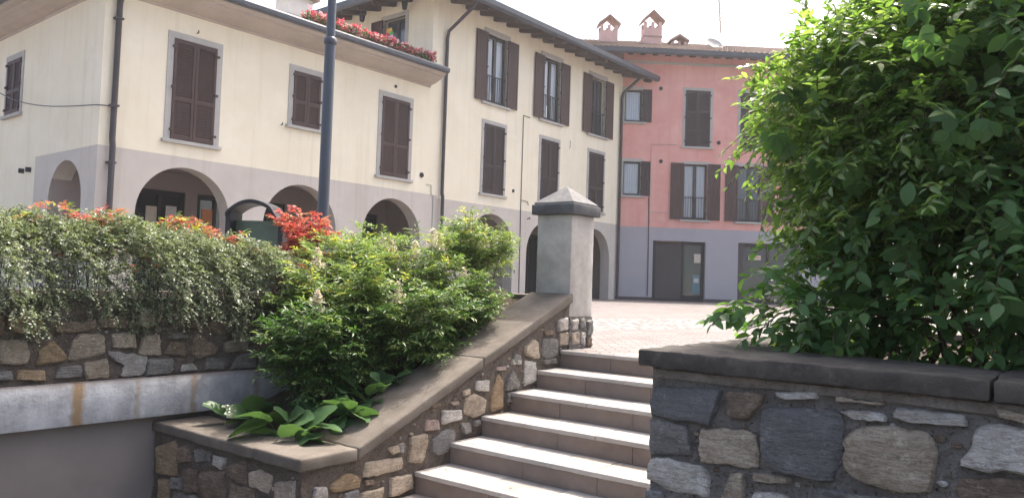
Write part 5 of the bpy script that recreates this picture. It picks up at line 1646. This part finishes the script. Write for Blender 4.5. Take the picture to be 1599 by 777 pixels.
def bergenia(label, spots, sz):
    a0 = sum(s[0] for s in spots) / len(spots); b0 = sum(s[1] for s in spots) / len(spots); z0 = sum(s[2] for s in spots) / len(spots)
    t = thing('bergenia_plant', label, 'plant', st(a0, b0, z0), STR, 'bergenias along the planter edge')
    for a, b, z in spots:
        o = obj('leaf', rb_.choice(BERG), None, t)
        o.location = (a - a0, b - b0, z - z0)
        s = sz * rb_.uniform(0.6, 1.3)
        o.scale = (s * rb_.uniform(.85, 1.15), s, s)
        # lean outward, mostly over the coping and towards the stairs
        o.rotation_euler = (R(rb_.uniform(-5, 70)), R(rb_.uniform(-45, 45)), R(rb_.choice((rb_.uniform(150, 300), rb_.uniform(120, 330), rb_.uniform(0, 360)))))
def cluster(n, a0, a1, b0, b1, dz0=0.03, dz1=0.16):
    out = []
    for k in range(n):
        b = rb_.uniform(b0, b1)
        out.append((rb_.uniform(a0, a1), b, cap_z(b) - 0.05 + rb_.uniform(dz0, dz1)))
    return out
bergenia('broad-leaved bergenia clump at the flat corner of the coping', cluster(26, -0.9, -0.30, -2.72, -2.2, 0.04, 0.17), 0.21)
bergenia('broad-leaved bergenia clump beneath the concrete beam', cluster(14, -1.45, -1.0, -2.62, -2.3, 0.05, 0.16), 0.19)
bergenia('broad-leaved bergenia clump where the coping starts to rise', cluster(22, -0.62, -0.33, -2.3, -1.6, 0.04, 0.13), 0.16)
bergenia('small bergenia leaves along the upper sloping coping', cluster(26, -0.56, -0.42, -1.75, -0.6, 0.03, 0.10), 0.10)
bergenia('small bright bergenia leaves below the pillar', cluster(14, -0.72, -0.45, -0.55, 0.15, 0.03, 0.12), 0.085)

# --- the big bush on the right
BUSH_LOBES = [(3.38, -1.95, 1.40, .68, .62, .70), (3.00, -2.22, .52, .34, .34, .22), (4.0, -1.90, 1.75, .95, .75, .95), (3.9, -2.15, .85, .85, .48, .62),
              (4.85, -1.90, 1.35, .95, .75, 1.15), (2.96, -2.0, 1.50, .34, .42, .36), (4.35, -1.5, 2.2, .9, .8, .75), (3.18, -2.10, 1.05, .38, .36, .44),
              (3.15, -2.05, 1.72, .34, .40, .24), (3.52, -1.7, 1.9, .5, .5, .42)]
bush = thing('leafy_bush', 'big leafy green bush on the right garden wall, lit from behind', 'bush', st(3.8, -1.9, 0.27), STR)
B0v = np.array([3.8, -1.9, 0.27])
def lobe_points(n, shell, lobes=BUSH_LOBES):
    vol = np.array([l[3] * l[4] * l[5] for l in lobes]) ** 0.67
    idx = rng.choice(len(lobes), n, p=vol / vol.sum())
    C_ = np.array([l[:3] for l in lobes])[idx]; R_ = np.array([l[3:] for l in lobes])[idx]
    d = rdir(n)
    r = 1 - shell * rng.uniform(0, 1, n) ** 1.3
    # uneven outline: clumps push out and draw back
    r *= 1 + 0.13 * np.sin(d[:, 0] * 7 + d[:, 2] * 5 + idx) + 0.10 * np.sin(d[:, 2] * 13 + d[:, 1] * 9)
    p = C_ + d * R_ * r[:, None]
    return p, unit(d / R_)
def keep_bush(p):
    return (p[:, 2] > 0.36) & (p[:, 1] > -2.72) & (p[:, 0] > 2.5)
p, nrm = lobe_points(6400, 0.8)
k_ = keep_bush(p); p, nrm = p[k_], nrm[k_]
st_ = []
# small pointed leaves, mostly up and to the left
wl = np.clip((p[:, 2] - 0.55) * 1.5, 0.1, 1) * np.clip((4.5 - p[:, 0]) * 0.8, 0.3, 1)
sel = rng.uniform(0, 1, len(p)) < wl
ps, ns = p[sel] - B0v, nrm[sel]
parts = [sprays(ps, ns + 0.55 * rng.normal(size=ps.shape) + [0, 0, 0.25], rng.uniform(.14, .30, len(ps)), 13, 0.056, T_LANCE, 0.4, 0.9, 0.35, 0.7, 1.15, stems=st_, rad=0.0016)]
# loose shoots reaching out of the outline
m_ = 60
q, qn = lobe_points(900, 0.02, [BUSH_LOBES[0], BUSH_LOBES[2], BUSH_LOBES[5], BUSH_LOBES[-1]])
gd = (q[:, 0] - q[:, 2] * 0.35 < 3.0) & (q[:, 2] > 0.9)
q, qn = q[gd][:m_] - B0v, qn[gd][:m_]
parts.append(sprays(q, qn + 0.4 * rng.normal(size=q.shape) + [-0.1, 0, 0.3], rng.uniform(.10, .20, len(q)), 10, 0.05, T_LANCE, 0.3, 0.9, 0.3, 0.7, 0.9, stems=st_))
leaves('small_leaves', parts, G['bush'], bush)
ps, ns = p[~sel] - B0v, nrm[~sel]
leaves('broad_leaves', [sprays(ps, ns + 0.5 * rng.normal(size=ps.shape) + [0, -0.2, 0.0], rng.uniform(.14, .26, len(ps)), 9, 0.072, T_OVAL, 0.5, 0.9, 0.35, 0.6, 1.0, stems=st_, rad=0.002)], G['creeper'], bush)
# extra clothing of fine leaves on the sunny left flank
p2, n2 = lobe_points(1500, 0.35, [BUSH_LOBES[0], BUSH_LOBES[5], BUSH_LOBES[7], BUSH_LOBES[8], BUSH_LOBES[9]])
k2 = keep_bush(p2) & (n2[:, 0] < 0.35)
p2, n2 = p2[k2] - B0v, n2[k2]
leaves('fine_leaves', [sprays(p2, n2 + 0.5 * rng.normal(size=p2.shape) + [0, 0, 0.2], rng.uniform(.08, .18, len(p2)), 11, 0.045, T_LANCE, 0.4, 0.9, 0.4, 0.7, 1.15)], G['bush'], bush)
# limbs from the bed into the crown
rl_ = random.Random(3)
for k in range(34):
    l = BUSH_LOBES[k % len(BUSH_LOBES)]
    a, b, c = l[0] + rl_.uniform(-.4, .4) * l[3], l[1] + rl_.uniform(-.3, .3) * l[4], l[2] + rl_.uniform(-.2, .6) * l[5]
    e = Vector((a, b, c)) - Vector(B0v)
    s = Vector((rl_.uniform(-.7, .9), rl_.uniform(-.25, .4), -0.03))
    mid = s.lerp(e, 0.5) + Vector((rl_.uniform(-.12, .12), rl_.uniform(-.1, .1), 0.1))
    st_.append(([tuple(s), tuple(s.lerp(mid, .5)), tuple(mid), tuple(e)], [0.018, 0.014, 0.010, 0.004]))
stem_mesh('branches', st_, 'bark', bush, 5)

# large creeper leaves on the near side, one object each
def palm_mesh(kind, seed):
    r = random.Random(seed)
    V, F = [], []
    def leaflet(ang, L, wd, drop):
        ca, sa = math.cos(ang), math.sin(ang)
        pts = [(0, 0.02), (.55, .22), (.95, .48), (.72, .76), (0, 1.0), (-.72, .76), (-.95, .48), (-.55, .22)]
        k = len(V)
        for u, v in pts:
            xx, yy = u * wd, v * L
            V.append((xx * ca - yy * sa, xx * sa + yy * ca, 0.10 * abs(u) * wd - drop * (v * L) ** 2 + r.uniform(-.01, .01)))
        V.append((-0.5 * L * sa, 0.5 * L * ca, -0.02 - drop * 0.25 * L * L))
        for j in range(8):
            F.append((k + j, k + (j + 1) % 8, k + 8))
    if kind == 5:
        for a, L in ((0, 1.0), (0.75, .9), (-0.75, .9), (1.6, .65), (-1.6, .65)):
            leaflet(a + r.uniform(-.1, .1), L, 0.25, 0.35)
    elif kind == 3:
        for a, L in ((0, 1.0), (0.95, .85), (-0.95, .85)):
            leaflet(a + r.uniform(-.1, .1), L, 0.33, 0.35)
    else:
        leaflet(0, 1.0, 0.33, 0.3)
    me = bpy.data.meshes.new('leaf')
    me.from_pydata(V, [], F)
    me.polygons.foreach_set('use_smooth', [True] * len(F))
    me.materials.append(G['creeper'])
    return me
PALM = [palm_mesh(5, 1), palm_mesh(5, 2), palm_mesh(3, 3), palm_mesh(3, 4), palm_mesh(1, 5), palm_mesh(1, 6)]
q, qn = lobe_points(9000, 0.12)
camst = np.array([4.065, -6.053, 0.619])
tocam = unit(camst - q)
f_ = keep_bush(q) & ((qn * tocam).sum(1) > 0.25) & (q[:, 0] < 4.3) & (rng.uniform(0, 1, len(q)) < np.clip((q[:, 0] - 2.35) * 0.9 - (q[:, 2] - 1.1) * 0.35, 0.03, 1))
q, qn, tocam = q[f_][:280], qn[f_][:280], tocam[f_][:280]
for i in range(len(q)):
    o = obj('leaf', rl_.choice(PALM), None, bush)
    zx = Vector(qn[i] * 0.6 + tocam[i] * 0.35 + rng.normal(0, .35, 3)).normalized()      # blade normal
    yv = Vector((rl_.uniform(-.8, .8), rl_.uniform(-.4, .4), -1.0))                        # tip hangs down
    yv = (yv - zx * yv.dot(zx)).normalized()
    xv = yv.cross(zx)
    mt_ = Matrix((xv, yv, zx)).transposed().to_4x4()
    s = rl_.uniform(0.06, 0.12)
    o.matrix_local = Matrix.Translation(Vector(q[i] - B0v) + Vector(qn[i]) * 0.05) @ mt_ @ Matrix.Diagonal((s, s, s, 1))

# ------------------------------------------------------------------ added in place of lens glare: thin haze over the town
hz = MB().box(-620, 620, -620, 620, -2.6, 48).build('veil', None)
hm = bpy.data.materials.new('glare_veil')
hm.use_nodes = True
ht = hm.node_tree
for n_ in list(ht.nodes):
    ht.nodes.remove(n_)
ho = ht.nodes.new('ShaderNodeOutputMaterial')
hv = ht.nodes.new('ShaderNodeVolumePrincipled')
hv.inputs['Color'].default_value = (0.96, 0.97, 1.0, 1)
hv.inputs['Density'].default_value = 0.0010
hv.inputs['Anisotropy'].default_value = 0.55
ht.links.new(hv.outputs[0], ho.inputs['Volume'])
hz.data.materials.append(hm)
hz['kind'] = 'stuff'
hz['label'] = 'thin added lens-glare haze over the piazza'
hz['category'] = 'veil'
